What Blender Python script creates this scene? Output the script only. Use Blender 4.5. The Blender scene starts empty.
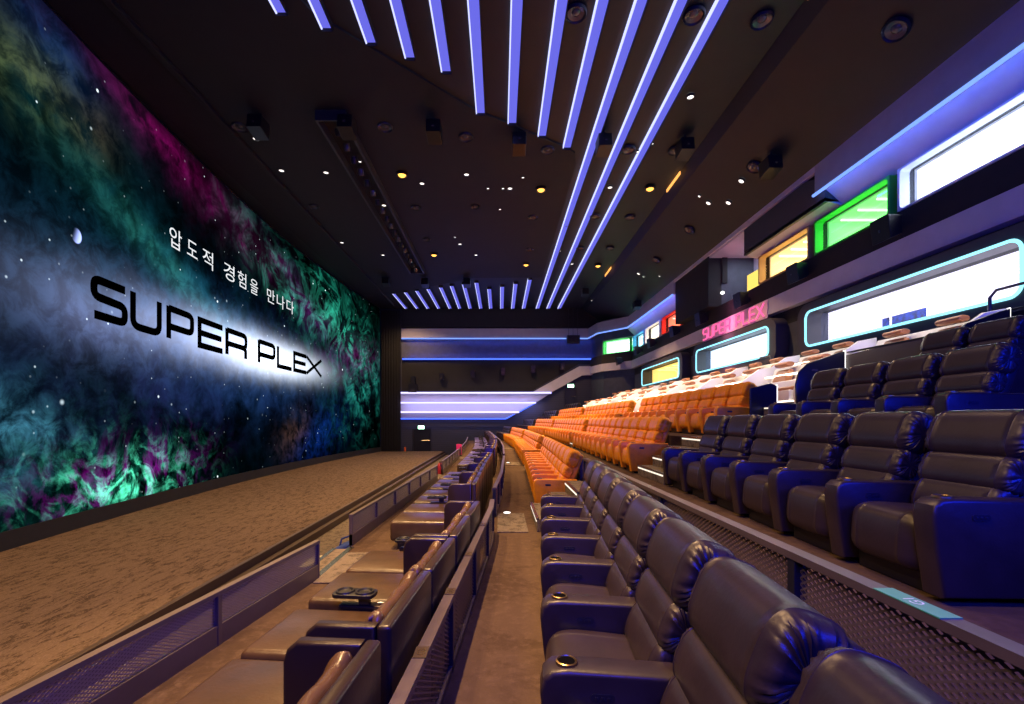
import bpy, bmesh, math, random
from mathutils import Vector, Matrix
random.seed(7)
PI = math.pi
S = bpy.context.scene
C = S.collection
F = 455.1; CAMZ = 1.66; CX = 500.0; CY = 420.0
# ------------------------------------------------------------------ camera
cam = bpy.data.cameras.new('camera'); co = bpy.data.objects.new('camera', cam); C.objects.link(co)
co.location = (0, 0, CAMZ); co.rotation_euler = (PI/2, 0, 0)
cam.sensor_width = 36; cam.lens = 16; cam.shift_x = (512-CX)/1024; cam.shift_y = (CY-352)/1024
cam.clip_start = .05; cam.clip_end = 200
S.camera = co
S.view_settings.view_transform = 'Standard'; S.view_settings.look = 'None'
S.view_settings.gamma = 1; S.view_settings.exposure = 0
S.view_settings.use_curve_mapping = False

# ------------------------------------------------------------------ materials
def lin(c):
    f = lambda v: v/12.92 if v <= .04045 else ((v+.055)/1.055)**2.4
    return tuple(f(v) for v in c)
def hexc(h): return lin(tuple(int(h[i:i+2], 16)/255 for i in (0, 2, 4)))
class NT:
    def __init__(s, m):
        m.use_nodes = True; s.t = m.node_tree; s.t.nodes.clear()
    def n(s, typ, **kw):
        n = s.t.nodes.new(typ)
        for k, v in kw.items():
            if k.startswith('i_'):
                key = k[2:]; key = int(key) if key.isdigit() else key.replace('_', ' ')
                s.put(n.inputs[key], v)
            else: setattr(n, k, v)
        return n
    def put(s, sock, v):
        if isinstance(v, bpy.types.NodeSocket): s.t.links.new(v, sock)
        elif isinstance(v, bpy.types.Node): s.t.links.new(v.outputs[0], sock)
        else:
            if sock.type == 'RGBA' and len(v) == 3: v = (*v, 1)
            sock.default_value = v
    def m(s, op, a, b=0.0, c=None, clamp=False):
        n = s.t.nodes.new('ShaderNodeMath'); n.operation = op; n.use_clamp = clamp
        s.put(n.inputs[0], a); s.put(n.inputs[1], b)
        if c is not None: s.put(n.inputs[2], c)
        return n.outputs[0]
    def mix(s, fac, a, b, blend='MIX'):
        n = s.t.nodes.new('ShaderNodeMix'); n.data_type = 'RGBA'; n.blend_type = blend
        s.put(n.inputs[0], fac); s.put(n.inputs[6], a); s.put(n.inputs[7], b)
        return n.outputs[2]
    def noise(s, vec, scale, detail=4, rough=.55, dist=0.0):
        n = s.n('ShaderNodeTexNoise'); n.inputs['Scale'].default_value = scale; n.inputs['Detail'].default_value = detail
        n.inputs['Roughness'].default_value = rough; n.inputs['Distortion'].default_value = dist
        s.put(n.inputs['Vector'], vec); return n.outputs[0]
    def rng(s, v, a, b, c=0.0, d=1.0, smooth=True):
        n = s.n('ShaderNodeMapRange'); n.interpolation_type = 'SMOOTHSTEP' if smooth else 'LINEAR'
        for i, x in enumerate((v, a, b, c, d)): s.put(n.inputs[i], x)
        return n.outputs[0]
    def out(s, sh): s.put(s.n('ShaderNodeOutputMaterial').inputs[0], sh)
def mat(name, col, rough=.5, metal=0.0, bump=0.0, bscale=60.0, var=0.0, spec=.5, coat=0.0):
    m = bpy.data.materials.new(name); t = NT(m)
    b = t.n('ShaderNodeBsdfPrincipled'); col = hexc(col) if isinstance(col, str) else col
    tc = t.n('ShaderNodeTexCoord').outputs['Object']
    if var:
        nz = t.noise(tc, bscale*.15+.8, 5, .6)
        dark = tuple(c*(1-var) for c in col); lite = tuple(min(1, c*(1+var)) for c in col)
        t.put(b.inputs['Base Color'], t.mix(t.rng(nz, .3, .7), dark, lite))
    else: t.put(b.inputs['Base Color'], col)
    b.inputs['Roughness'].default_value = rough; b.inputs['Metallic'].default_value = metal
    b.inputs['Specular IOR Level'].default_value = spec; b.inputs['Coat Weight'].default_value = coat
    if bump:
        bn = t.n('ShaderNodeBump'); bn.inputs['Strength'].default_value = bump; bn.inputs['Distance'].default_value = .01
        t.put(bn.inputs['Height'], t.noise(tc, bscale, 5, .6)); t.put(b.inputs['Normal'], bn.outputs[0])
    t.out(b.outputs[0]); return m
def emat(name, col, st):
    m = bpy.data.materials.new(name); t = NT(m)
    e = t.n('ShaderNodeEmission'); t.put(e.inputs[0], hexc(col) if isinstance(col, str) else col); e.inputs[1].default_value = st
    t.out(e.outputs[0]); return m
M = {}
M['leather'] = mat('dark_leather', (.029, .0185, .0185), .37, bump=.12, bscale=35, var=.15)
M['orange'] = mat('orange_leather', (.70, .25, .006), .40, spec=.25, bump=.10, bscale=35, var=.12)
M['tan'] = mat('tan_leather', (.42, .17, .07), .4, bump=.08, bscale=30)
M['gold'] = mat('bronze_leather', (.062, .034, .015), .30, bump=.25, bscale=22, var=.2)
M['black'] = mat('black_plastic', (.008, .008, .009), .4)
M['matte'] = mat('black_matte', (.010, .0095, .010), .8, var=.2, bscale=12)
M['ceil'] = mat('ceiling_black', (.0052, .0047, .0048), .75, var=.25, bscale=6)
M['ceil2'] = mat('ceiling_panel_black', (.0075, .0077, .0088), .6, var=.2, bscale=6)
M['metal'] = mat('painted_metal', (.105, .078, .062), .45, .2, var=.1, bscale=20)
M['dmetal'] = mat('dark_metal', (.02, .02, .026), .45, .3)
M['brass'] = mat('brass_ring', (.35, .24, .10), .3, .9)
M['chrome'] = mat('chrome', (.5, .5, .5), .25, 1.0)
M['white'] = mat('white_shell', (.85, .83, .80), .4)
M['grey'] = mat('grey_fascia', (.36, .34, .37), .6, var=.05, bscale=8)
M['lgrey'] = mat('pale_fascia', (.50, .48, .54), .55, var=.05, bscale=8)
M['dgrey'] = mat('dark_grey_surround', (.055, .052, .055), .55)
M['bluewall'] = mat('blue_grey_wall', (.055, .06, .085), .6, var=.15, bscale=10)
M['niche'] = mat('white_room', (.8, .8, .8), .5)
M['louver'] = mat('grey_louver', (.42, .41, .44), .55)
M['bag'] = mat('blue_cloth', (.02, .05, .22), .7)
M['beige'] = mat('beige_top', (.35, .32, .2), .6)
M['red'] = mat('red_plastic', (.55, .03, .03), .4)
M['orangep'] = mat('orange_plastic', (.75, .12, .02), .5)
M['pink'] = mat('pink_plastic', (.7, .03, .18), .5)
M['green'] = mat('green_plate', (.06, .36, .17), .4)
M['bluepic'] = mat('blue_picture', (.002, .02, .16), .5, var=.9, bscale=40)
M['velvet'] = mat('black_curtain', (.008, .008, .012), .9)
# carpets
def carpet(name, c1, c2, c3, stretch=(1, 1, 1), sc=5.0, rot=0.0):
    m = bpy.data.materials.new(name); t = NT(m); b = t.n('ShaderNodeBsdfPrincipled')
    tc = t.n('ShaderNodeTexCoord').outputs['Object']
    mp = t.n('ShaderNodeMapping'); t.put(mp.inputs['Vector'], tc); mp.inputs['Scale'].default_value = stretch; mp.inputs['Rotation'].default_value = (0, 0, rot)
    a = t.noise(mp, sc, 8, .72, .6); g = t.noise(mp, sc*9, 4, .7)
    k = t.mix(t.rng(a, .40, .53), c1, c2); k = t.mix(t.rng(g, .45, .75), k, c3)
    t.put(b.inputs['Base Color'], k); b.inputs['Roughness'].default_value = .95; b.inputs['Specular IOR Level'].default_value = .1
    bn = t.n('ShaderNodeBump'); bn.inputs['Strength'].default_value = .5; bn.inputs['Distance'].default_value = .02
    t.put(bn.inputs['Height'], g); t.put(b.inputs['Normal'], bn.outputs[0]); t.out(b.outputs[0]); return m
M['stage'] = carpet('stage_carpet', (.045, .028, .017), (.13, .088, .06), (.21, .15, .105), (3.4, 1.1, 1), 2.8, .35)
M['aisle'] = carpet('aisle_carpet', (.058, .036, .022), (.080, .051, .032), (.10, .064, .042), (1, 1, 1), 1.2)
M['tile'] = carpet('landing_carpet', (.06, .047, .036), (.15, .12, .09), (.2, .165, .125), (1, 1, 1), 7)
M['riser'] = mat('riser_dark', (.03, .025, .024), .8)
def panelmat(name, col, scale):   # fine horizontal ribs
    m = bpy.data.materials.new(name); t = NT(m); b = t.n('ShaderNodeBsdfPrincipled')
    tc = t.n('ShaderNodeTexCoord').outputs['Object']
    w = t.n('ShaderNodeTexWave', bands_direction='Z'); w.inputs['Scale'].default_value = scale; t.put(w.inputs['Vector'], tc)
    t.put(b.inputs['Base Color'], t.mix(w.outputs[1], tuple(c*.75 for c in col), col)); b.inputs['Roughness'].default_value = .6
    t.out(b.outputs[0]); return m
M['ribwall'] = panelmat('ribbed_wall', (.034, .038, .062), 1.6)
def weave(name, col, sc=62, open_=.42):   # woven metal mesh, open between its wires
    m = bpy.data.materials.new(name); t = NT(m); b = t.n('ShaderNodeBsdfPrincipled')
    b.inputs['Base Color'].default_value = (*col, 1); b.inputs['Roughness'].default_value = .45; b.inputs['Metallic'].default_value = .4
    sx = t.n('ShaderNodeSeparateXYZ'); t.put(sx.inputs[0], t.n('ShaderNodeTexCoord').outputs['Object'])
    u = t.m('MULTIPLY', sx.outputs[1], sc); v = t.m('MULTIPLY', sx.outputs[2], sc*1.7)
    a = t.m('ABSOLUTE', t.m('SINE', t.m('ADD', u, v))); c = t.m('ABSOLUTE', t.m('SINE', t.m('SUBTRACT', u, v)))
    hole = t.m('GREATER_THAN', t.m('MINIMUM', a, c), open_)
    tr = t.n('ShaderNodeBsdfTransparent'); mx = t.n('ShaderNodeMixShader')
    t.put(mx.inputs[0], hole); t.put(mx.inputs[1], b.outputs[0]); t.put(mx.inputs[2], tr.outputs[0]); t.out(mx.outputs[0]); return m
M['mesh'] = weave('wire_mesh', (.16, .125, .115), 62, .46)
M['railpanel'] = weave('perforated_rail_panel', (.26, .21, .19), 75, .52)
def glassmat():
    m = bpy.data.materials.new('window_glass'); t = NT(m)
    g = t.n('ShaderNodeBsdfGlossy'); g.inputs['Roughness'].default_value = .02
    tr = t.n('ShaderNodeBsdfTransparent'); mx = t.n('ShaderNodeMixShader'); mx.inputs[0].default_value = .05
    t.put(mx.inputs[1], tr.outputs[0]); t.put(mx.inputs[2], g.outputs[0]); t.out(mx.outputs[0]); return m
M['glass'] = glassmat()
M['fascialed'] = emat('fascia_led', (.18, .32, 1.0), 1.5)
M['strip'] = emat('violet_strip', (.17, .17, .92), .9)
M['led'] = emat('white_blue_led', (.55, .58, 1.0), 1.5)
M['blueled'] = emat('blue_led', (.06, .13, 1.0), 2.2)
M['vled'] = emat('violet_led', (.52, .48, 1.0), 2.2)
M['cyan'] = emat('cyan_neon', (.30, .85, 1.0), 1.7)
M['pinkneon'] = emat('pink_neon', (1.0, .13, .36), 1.4)
M['amber'] = emat('amber_lamp', (1.0, .46, .08), 2.8)
M['dot'] = emat('white_downlight', (1.0, .92, .85), 2.2)
M['warmled'] = emat('warm_white_led', (1.0, .82, .62), 5.0)
M['nosing'] = emat('nosing_led', (1.0, .85, .68), 1.3)
M['whiteled'] = emat('cool_white_led', (1.0, .97, .93), 2.5)
M['exitg'] = emat('exit_green', (.45, 1.0, .62), 9.0)
M['cove'] = emat('amber_step_glow', (1.0, .42, .10), 1.6)  # emissive colour for amber lamp light falling on the ceiling step
M['hole'] = mat('cup_shade_black', (.002,.002,.002), .9, spec=.05)
M['lens'] = mat('speaker_cone', (.10, .09, .085), .25, .4)

# ------------------------------------------------------------------ mesh helpers
XF = {}
def bx(bm, x0, x1, y0, y1, z0, z1, bev=0.0, seg=2, M_=None):
    vs = [bm.verts.new(v) for v in ((x0,y0,z0),(x1,y0,z0),(x1,y1,z0),(x0,y1,z0),(x0,y0,z1),(x1,y0,z1),(x1,y1,z1),(x0,y1,z1))]
    fs = [bm.faces.new([vs[i] for i in f]) for f in ((3,2,1,0),(4,5,6,7),(0,1,5,4),(1,2,6,5),(2,3,7,6),(3,0,4,7))]
    if M_ is not None: bmesh.ops.transform(bm, matrix=M_, verts=vs)
    if bev:
        bmesh.ops.bevel(bm, geom=list({e for f in fs for e in f.edges}), offset=bev, segments=seg, affect='EDGES', profile=.5)
def prism(bm, pts, axis, a, b, bev=0.0, seg=2, M_=None):
    n = len(pts)
    def mk(p, t):
        return {'x': (t, p[0], p[1]), 'y': (p[0], t, p[1]), 'z': (p[0], p[1], t)}[axis]
    A = [bm.verts.new(mk(p, a)) for p in pts]; B = [bm.verts.new(mk(p, b)) for p in pts]
    fs = [bm.faces.new(A), bm.faces.new(B[::-1])]
    for i in range(n): fs.append(bm.faces.new((A[i], B[i], B[(i+1) % n], A[(i+1) % n])))
    bmesh.ops.recalc_face_normals(bm, faces=fs)
    if M_ is not None: bmesh.ops.transform(bm, matrix=M_, verts=A+B)
    if bev:
        es = list({e for f in fs[:2] for e in f.edges})
        bmesh.ops.bevel(bm, geom=es, offset=bev, segments=seg, affect='EDGES', profile=.5)
def tube(bm, pts, r, n=8, closed=False):
    pts = [Vector(p) for p in pts]; L = len(pts); rings = []
    prev = None
    for i, p in enumerate(pts):
        if closed: d = (pts[(i+1) % L]-pts[i-1])
        else: d = pts[min(i+1, L-1)]-pts[max(i-1, 0)]
        d.normalize()
        if prev is None:
            u = d.orthogonal().normalized()
        else:
            u = (prev-d*prev.dot(d)).normalized()
        prev = u; w = d.cross(u)
        rings.append([bm.verts.new(p+(u*math.cos(2*PI*k/n)+w*math.sin(2*PI*k/n))*r) for k in range(n)])
    for i in range(L if closed else L-1):
        a, b = rings[i], rings[(i+1) % L]
        off = 0
        if closed and i == L-1:
            off = min(range(n), key=lambda o: sum((a[k].co-b[(k+o) % n].co).length for k in range(n)))
        for k in range(n):
            bm.faces.new((a[k], a[(k+1) % n], b[(k+1+off) % n], b[(k+off) % n]))
    if not closed:
        bm.faces.new(rings[0][::-1]); bm.faces.new(rings[-1])
def lathe(bm, prof, n=20, M_=None):
    rings = []; allv = []
    for r, z in prof:
        if r < 1e-5: rings.append([bm.verts.new((0, 0, z))])
        else: rings.append([bm.verts.new((r*math.cos(2*PI*k/n), r*math.sin(2*PI*k/n), z)) for k in range(n)])
        allv += rings[-1]
    for a, b in zip(rings, rings[1:]):
        for k in range(n):
            k2 = (k+1) % n
            f = [a[k % len(a)], a[k2 % len(a)], b[k2 % len(b)], b[k % len(b)]]
            f = list(dict.fromkeys(f))
            if len(f) > 2: bm.faces.new(f)
    if M_ is not None: bmesh.ops.transform(bm, matrix=M_, verts=allv)
def pad(bm, W, T, H, n=3.0, p=7.0, wr=0.0, k=16, nr=28, nt=12, M_=None, sag=0.0, welt=0.0):
    """stuffed leather pad: superellipse section (x thickness T, z height H) swept along y; rounded ends with gathers and a welt"""
    R_ = min(T, H)*.32; e = min(.45, R_/(W/2)); body = 1-e; rings = []; allv = []
    st = [(-body+2*body*i/nt, 1.0, 0.0) for i in range(nt+1)]
    cap = [(1-e+e*math.sin(a), 1-(1-math.cos(a))*R_/(T*.5)*.62, q) for a, q in ((.25, .3), (.5, .7), (.8, 1), (1.1, 1), (1.4, .8), (1.57, .5))]
    if welt: cap = [(body+e*.04, 1+welt, 0.0), (body+e*.10, 1+welt*.2, 0.0)]+cap
    last = cap[-1][1]; cap += [(1.0, last*.6, .5), (1.0, last*.25, .1)]
    st = [(-t, c, g) for t, c, g in cap[::-1]]+st+cap
    for t, c, g in st:
        ring = []
        for j in range(nr):
            th = 2*PI*j/nr; cc, d = math.cos(th), math.sin(th)
            x = math.copysign(abs(cc)**(2/n), cc)*T/2; z = math.copysign(abs(d)**(2/n), d)*H/2
            fold = math.sin(k*th+2*math.sin(3*th))*g*wr
            pf = 1-.035*(abs(t)**3)
            ring.append(bm.verts.new((x*c*pf+sag*(1-t*t), (t*W/2)*(1+fold*.35), z*c*(pf+.2*(1-pf))*(1+fold*.25))))
        rings.append(ring); allv += ring
    for a, b in zip(rings, rings[1:]):
        for j in range(nr): bm.faces.new((a[j], a[(j+1) % nr], b[(j+1) % nr], b[j]))
    bm.faces.new(rings[0][::-1]); bm.faces.new(rings[-1])
    if M_ is not None: bmesh.ops.transform(bm, matrix=M_, verts=allv)
def obj(name, bm, m, parent=None, smooth=None, world=False, tags=None):
    if world and parent is not None:
        bmesh.ops.transform(bm, matrix=XF[parent.name].inverted(), verts=bm.verts[:])
    me = bpy.data.meshes.new(name)
    bmesh.ops.recalc_face_normals(bm, faces=bm.faces[:])
    if smooth is not None:
        for f in bm.faces: f.smooth = True
        for e in bm.edges:
            if len(e.link_faces) == 2 and e.calc_face_angle(0) > math.radians(smooth): e.smooth = False
    bm.to_mesh(me); bm.free()
    me.materials.append(M[m] if isinstance(m, str) else m)
    o = bpy.data.objects.new(name, me); C.objects.link(o)
    if parent is not None: o.parent = parent
    if tags: tag(o, *tags)
    return o
def tag(o, label, cat, group=None):
    o['label'] = label; o['category'] = cat
    if group: o['group'] = group
    return o
def thing(name, label, cat, loc=(0, 0, 0), rz=0.0, group=None):
    o = bpy.data.objects.new(name, None); C.objects.link(o); o.empty_display_size = .1
    o.location = loc; o.rotation_euler = (0, 0, rz); tag(o, label, cat, group)
    XF[o.name] = Matrix.Translation(loc) @ Matrix.Rotation(rz, 4, 'Z'); return o
def struct(name, bm, m, parent=None, smooth=None):
    o = obj(name, bm, m, parent, smooth)
    if parent is None: o['kind'] = 'structure'
    return o
def kids(o): return [c for c in C.objects if c.parent == o]
CH = {}
def freeze(root):   # remember the tree of a prototype once
    CH[root.name] = [(c, [(g, []) for g in kids(c)]) for c in kids(root)]
def dup(root, loc, rz, label, group):
    r = root.copy(); C.objects.link(r); r.location = loc; r.rotation_euler = (0, 0, rz); tag(r, label, root['category'], group)
    for c, gs in CH[root.name]:
        k = c.copy(); C.objects.link(k); k.parent = r
        for g, _ in gs:
            h = g.copy(); C.objects.link(h); h.parent = k
    return r
def NB(): return bmesh.new()
def interp(tab, y):
    if y <= tab[0][0]: (a, b), (c, d) = tab[0], tab[1]
    elif y >= tab[-1][0]: (a, b), (c, d) = tab[-2], tab[-1]
    else:
        for (a, b), (c, d) in zip(tab, tab[1:]):
            if a <= y <= c: break
    return b+(d-b)*(y-a)/(c-a)
def D(y): return -1.1*((y-20)/22)**2
ORD = 'zeroth first second third fourth fifth sixth seventh eighth ninth tenth eleventh twelfth thirteenth fourteenth fifteenth sixteenth seventeenth eighteenth nineteenth twentieth twenty-first'.split()
def light(name, typ, loc, energy, col, size=.2, rot=None, spot=None, sy=None, blend=.6):
    L = bpy.data.lights.new(name, typ); L.energy = energy; L.color = col
    o = bpy.data.objects.new(name, L); C.objects.link(o); o.location = loc
    if typ == 'AREA':
        L.size = size
        if sy: L.shape = 'RECTANGLE'; L.size_y = sy
    else: L.shadow_soft_size = size
    if typ == 'SPOT': L.spot_size = spot; L.spot_blend = blend
    if rot: o.rotation_euler = rot
    return o
def at(px, py, d): return Vector(((px-CX)/F*d, d, CAMZ+(CY-py)/F*d))
def on_z(px, py, z):
    d = F*(CAMZ-z)/(py-CY); return at(px, py, d)

# ------------------------------------------------------------------ plan curves: x as a function of y
YF, YN = 41.8, -1.5
def screen_x(y): return -12+.0048*(y-25.5)**2
RAIL = [(-1.5,-.66),(1.84,-.42),(5.95,-.12),(7.7,-.10),(10,.03),(14.7,.13),(20,.15),(26,.02),(35,-.45),(42,-1.0)]
FRAIL = [(-1.5,-2.95),(2.42,-2.55),(5.44,-2.18),(6.83,-2.24),(14.3,-1.98),(15.6,-2.0),(22.6,-2.03),(30,-2.25),(42,-2.9)]
FLOOR_A, FLOOR_B, FLOOR_C, FLOOR_DD, FLOOR_E, FLOOR_L = 0.0, .61, 1.33, 1.94, 2.5, -.23
EB = [(-1.5,1.47),(1.2,1.46),(7.6,1.44),(8.2,1.50),(12,1.68),(16,1.80),(26,1.75),(35,1.25),(42,.68)]
EC = [(-1.5,3.2),(5,3.55),(9,3.62),(16,3.75),(26,3.7),(35,3.1),(42,2.5)]
ED = [(-1.5,5.4),(5,5.5),(9,5.5),(16,5.62),(26,5.55),(35,5.0),(42,4.4)]
EE = [(-1.5,7.3),(9,7.32),(16,7.5),(26,7.45),(35,6.9),(42,6.3)]
WALLX = [(-1.5,11),(37.2,11),(39.5,9.0),(42,8.4)]
def platform(name, xl, xr, z, m, z0=-1.75, y0=YN, y1=YF, n=44):
    bm = NB(); rows = []
    for i in range(n+1):
        y = y0+(y1-y0)*i/n
        a = xl(y); b = xr(y)
        rows.append([bm.verts.new(v) for v in ((a, y, z0), (a, y, z), (b, y, z), (b, y, z0))])
    for p, q in zip(rows, rows[1:]):
        for k in range(4): bm.faces.new((p[k], p[(k+1) % 4], q[(k+1) % 4], q[k]))
    bm.faces.new(rows[0]); bm.faces.new(rows[-1][::-1])
    return struct(name, bm, m)
f = lambda tab: (lambda y: interp(tab, y))
platform('floor_stage', lambda y: -13.4, lambda y: -5.17, -1.2, 'stage')
platform('floor_corridor', lambda y: -5.17, f(FRAIL), -1.55, 'tile')
platform('floor_lounge', f(FRAIL), lambda y: interp(RAIL, y)-.03, FLOOR_L, 'aisle')
platform('floor_aisle', lambda y: interp(RAIL, y)-.03, f(EB), FLOOR_A, 'aisle')
platform('floor_second_tier', f(EB), f(EC), FLOOR_B, 'aisle')
platform('floor_third_tier', f(EC), f(ED), FLOOR_C, 'aisle')
platform('floor_fourth_tier', f(ED), f(EE), FLOOR_DD, 'aisle')
platform('floor_fifth_tier', f(EE), lambda y: interp(WALLX, y)+.3, FLOOR_E, 'aisle')
# stage apron: two dark steps down to the corridor
bm = NB()
bx(bm, -5.19, -5.10, YN, YF-.1, -1.40, -1.195, .008); bx(bm, -5.10, -4.95, YN, YF-.1, -1.55, -1.36, .008)
struct('trim_stage_apron', bm, mat('apron_brown', (.05, .03, .018), .5))
# landings of paler carpet in the cross aisles
def landing(name, x0, x1, y0, y1, z):
    bm = NB(); bx(bm, x0, x1, y0, y1, z, z+.015, .004); struct(name, bm, 'tile')
landing('floor_landing', -.04, .42, 6.7, 8.05, 0); landing('floor_landing.001', .06, .75, 16.6, 17.8, 0); landing('floor_landing.002', 0, .7, 25.9, 26.9, 0)
landing('floor_landing.003', -2.16, -.45, 5.25, 6.45, FLOOR_L); landing('floor_landing.004', -1.95, -.35, 14.6, 15.5, FLOOR_L); landing('floor_landing.005', -2.0, -.4, 22.0, 23.0, FLOOR_L)

# ------------------------------------------------------------------ screen and its wall
bm = NB(); bx(bm, -13.9, -13.4, YN, YF, -1.75, 12.2); struct('wall_screen', bm, 'matte')
def screen_material():
    m = bpy.data.materials.new('nebula_film'); t = NT(m)
    P = t.n('ShaderNodeTexCoord').outputs['Object']
    sx = t.n('ShaderNodeSeparateXYZ'); t.put(sx.inputs[0], P); Y, Z = sx.outputs[1], sx.outputs[2]
    cv = t.n('ShaderNodeCombineXYZ'); t.put(cv.inputs[0], Y); t.put(cv.inputs[1], Z); V = cv.outputs[0]
    wob = t.noise(V, .35, 5, .6); wob2 = t.noise(V, .9, 6, .65)
    def blob(cy, cz, ry, rz, ang=0.0, soft=1.0, warp=1.2, power=1.6):
        dy = t.m('ADD', t.m('SUBTRACT', Y, cy), t.m('MULTIPLY', t.m('SUBTRACT', wob, .5), warp*2.2))
        dz = t.m('ADD', t.m('SUBTRACT', Z, cz), t.m('MULTIPLY', t.m('SUBTRACT', wob2, .5), warp*1.6))
        ca, sa = math.cos(ang), math.sin(ang)
        u = t.m('ADD', t.m('MULTIPLY', dy, ca/ry), t.m('MULTIPLY', dz, sa/ry))
        v = t.m('SUBTRACT', t.m('MULTIPLY', dz, ca/rz), t.m('MULTIPLY', dy, sa/rz))
        r2 = t.m('ADD', t.m('MULTIPLY', u, u), t.m('MULTIPLY', v, v))
        return t.m('POWER', 2.718, t.m('MULTIPLY', t.m('POWER', r2, power*.5), -1.0))
    def fil(scale, dist, w, det=7, seed=0.0):   # thin bright filaments
        mp = t.n('ShaderNodeMapping'); t.put(mp.inputs['Vector'], V); mp.inputs['Location'].default_value = (seed, seed*1.7, seed*.3)
        n = t.noise(mp, scale, det, .6, dist)
        return t.rng(t.m('ABSOLUTE', t.m('SUBTRACT', n, .5)), 0.0, w, 1.0, 0.0)
    acc = None
    def add(mask, col):
        nonlocal acc
        c = t.n('ShaderNodeVectorMath', operation='SCALE'); c.inputs[0].default_value = col; t.put(c.inputs['Scale'], mask)
        if acc is None: acc = c.outputs[0]
        else:
            a = t.n('ShaderNodeVectorMath', operation='ADD'); t.put(a.inputs[0], acc); t.put(a.inputs[1], c.outputs[0]); acc = a.outputs[0]
    cloud = t.rng(t.noise(V, .55, 9, .62, .4), .36, .72); fine = t.rng(t.noise(V, 1.6, 9, .66, .5), .3, .72)
    mul = lambda a, b: t.m('MULTIPLY', a, b)
    base = t.rng(t.noise(V, .16, 4, .5), .35, .7)
    add(base, (.0008, .005, .007)); add(mul(cloud, base), (.001, .010, .013))
    # blue-teal haze at the near half and around the words
    add(mul(blob(12.5, 6.2, 5, 3.2), t.rng(fine, 0, 1, .25, 1)), (.003, .028, .034))
    add(mul(blob(15.8, 7.0, 4.2, .55, -.38, warp=.5), t.rng(fine, 0, 1, .3, 1)), (.03, .15, .11))
    add(mul(blob(18.5, 6.6, 5.0, .8, -.30, warp=.6), cloud), (.012, .09, .13))
    add(mul(blob(12.6, 4.4, 2.6, 1.2, -.05, warp=.9), t.rng(fine, 0, 1, .4, 1)), (.07, .07, .12))
    add(mul(blob(20.5, 4.8, 9.5, 1.75, .0, warp=.7), t.rng(fine, 0, 1, .3, 1)), (.03, .075, .20))
    add(blob(19.5, 4.95, 7.2, 1.05, .012, warp=.45, power=2.2), (.34, .38, .56))
    add(blob(24.5, 4.9, 6.0, .95, .0, warp=.25, power=2.4), (.95, 1.0, 1.05))
    add(mul(blob(15.5, 2.5, 5, 1.5, -.1), cloud), (.02, .02, .075))
    add(mul(blob(24, 2.8, 7, 1.3), cloud), (.015, .035, .10))
    # magenta veil under the top edge, teal filaments at the far end
    add(mul(blob(20.5, 10.4, 6.8, 1.0, -.16, warp=1.0), t.rng(cloud, .1, .9, .25, 1)), (.13, .002, .08))
    add(mul(blob(15.5, 11.2, 2.2, .5, -.1, warp=.5), fine), (.2, .003, .11))
    add(mul(blob(28.5, 8.6, 3.5, 1.0, -.35), cloud), (.10, .006, .13))
    add(mul(blob(25.5, 9.0, 4.2, 1.1, -.3), mul(cloud, fil(.5, .8, .10, seed=3))), (.03, .45, .30))
    add(mul(blob(33, 8.8, 5.5, 2.1, -.25), mul(t.rng(cloud, 0, 1, .35, 1), fil(.42, 1.1, .08, seed=1))), (.06, .55, .38))
    add(mul(blob(33, 9.0, 6.5, 2.6, -.2), cloud), (.004, .06, .042))
    add(mul(blob(36, 6.6, 4.5, 1.2, .1), fine), (.15, .008, .12))
    add(mul(blob(37.5, 4.0, 3.5, 2.6, .3), mul(cloud, fil(.5, 1.2, .12, seed=5))), (.05, .42, .33))
    add(mul(blob(36.5, 4.2, 4.5, 3.0, .3), cloud), (.003, .03, .026))
    add(mul(blob(30, .6, 3.4, 1.2, .25), fine), (.01, .05, .26)); add(mul(blob(26.5, .9, 1.6, .9, .5), fine), (.14, .07, .02))
    # lower near corner: green crest
    crest = blob(13.9, -.35, 2.5, .95, .0, warp=1.0)
    add(mul(crest, mul(t.rng(fine, 0, 1, .15, 1), fil(.75, 1.0, .085, seed=7))), (.22, 1.1, .72))
    add(mul(crest, mul(fine, fine)), (.02, .22, .14)); add(mul(blob(14.0, -.1, 2.6, .8, .1), fil(.5, .7, .06, seed=9)), (.25, .0, .26))
    add(mul(blob(10.2, 1.6, 1.3, .6, -.2), fine), (.10, .30, .40)); add(mul(blob(10.6, .6, 1.5, .7, .1), mul(cloud, fine)), (.07, .2, .27))
    # upper near corner: deep blue and olive clouds
    add(mul(blob(11.3, 10.9, 1.5, .9, -.1, warp=.6), t.rng(fine, 0, 1, .4, 1)), (.004, .035, .12))
    add(mul(blob(10.5, 9.7, 1.3, .8, .1, warp=.8), mul(t.rng(fine, 0, 1, .2, 1), fil(.8, .6, .2, seed=4))), (.13, .14, .045))
    add(mul(blob(12.5, 9.7, .9, .8, .1, warp=.7), fine), (.08, .055, .02))
    # stars
    for sc, thr, st in ((2.6, .11, .9), (1.1, .075, 1.6), (.5, .055, 1.8)):
        vo = t.n('ShaderNodeTexVoronoi'); vo.inputs['Scale'].default_value = sc; t.put(vo.inputs['Vector'], V)
        cr = t.n('ShaderNodeSeparateXYZ'); t.put(cr.inputs[0], vo.outputs['Color'])
        s = mul(t.rng(vo.outputs['Distance'], thr*.25, thr, 1, 0), t.m('POWER', cr.outputs[0], 3.0))
        add(s, (st*.85, st*.97, st))
    # the pale moon
    r = t.m('SQRT', t.m('ADD', t.m('POWER', t.m('SUBTRACT', Y, 11.95), 2), t.m('POWER', t.m('MULTIPLY', t.m('SUBTRACT', Z, 6.5), .85), 2)))
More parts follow.
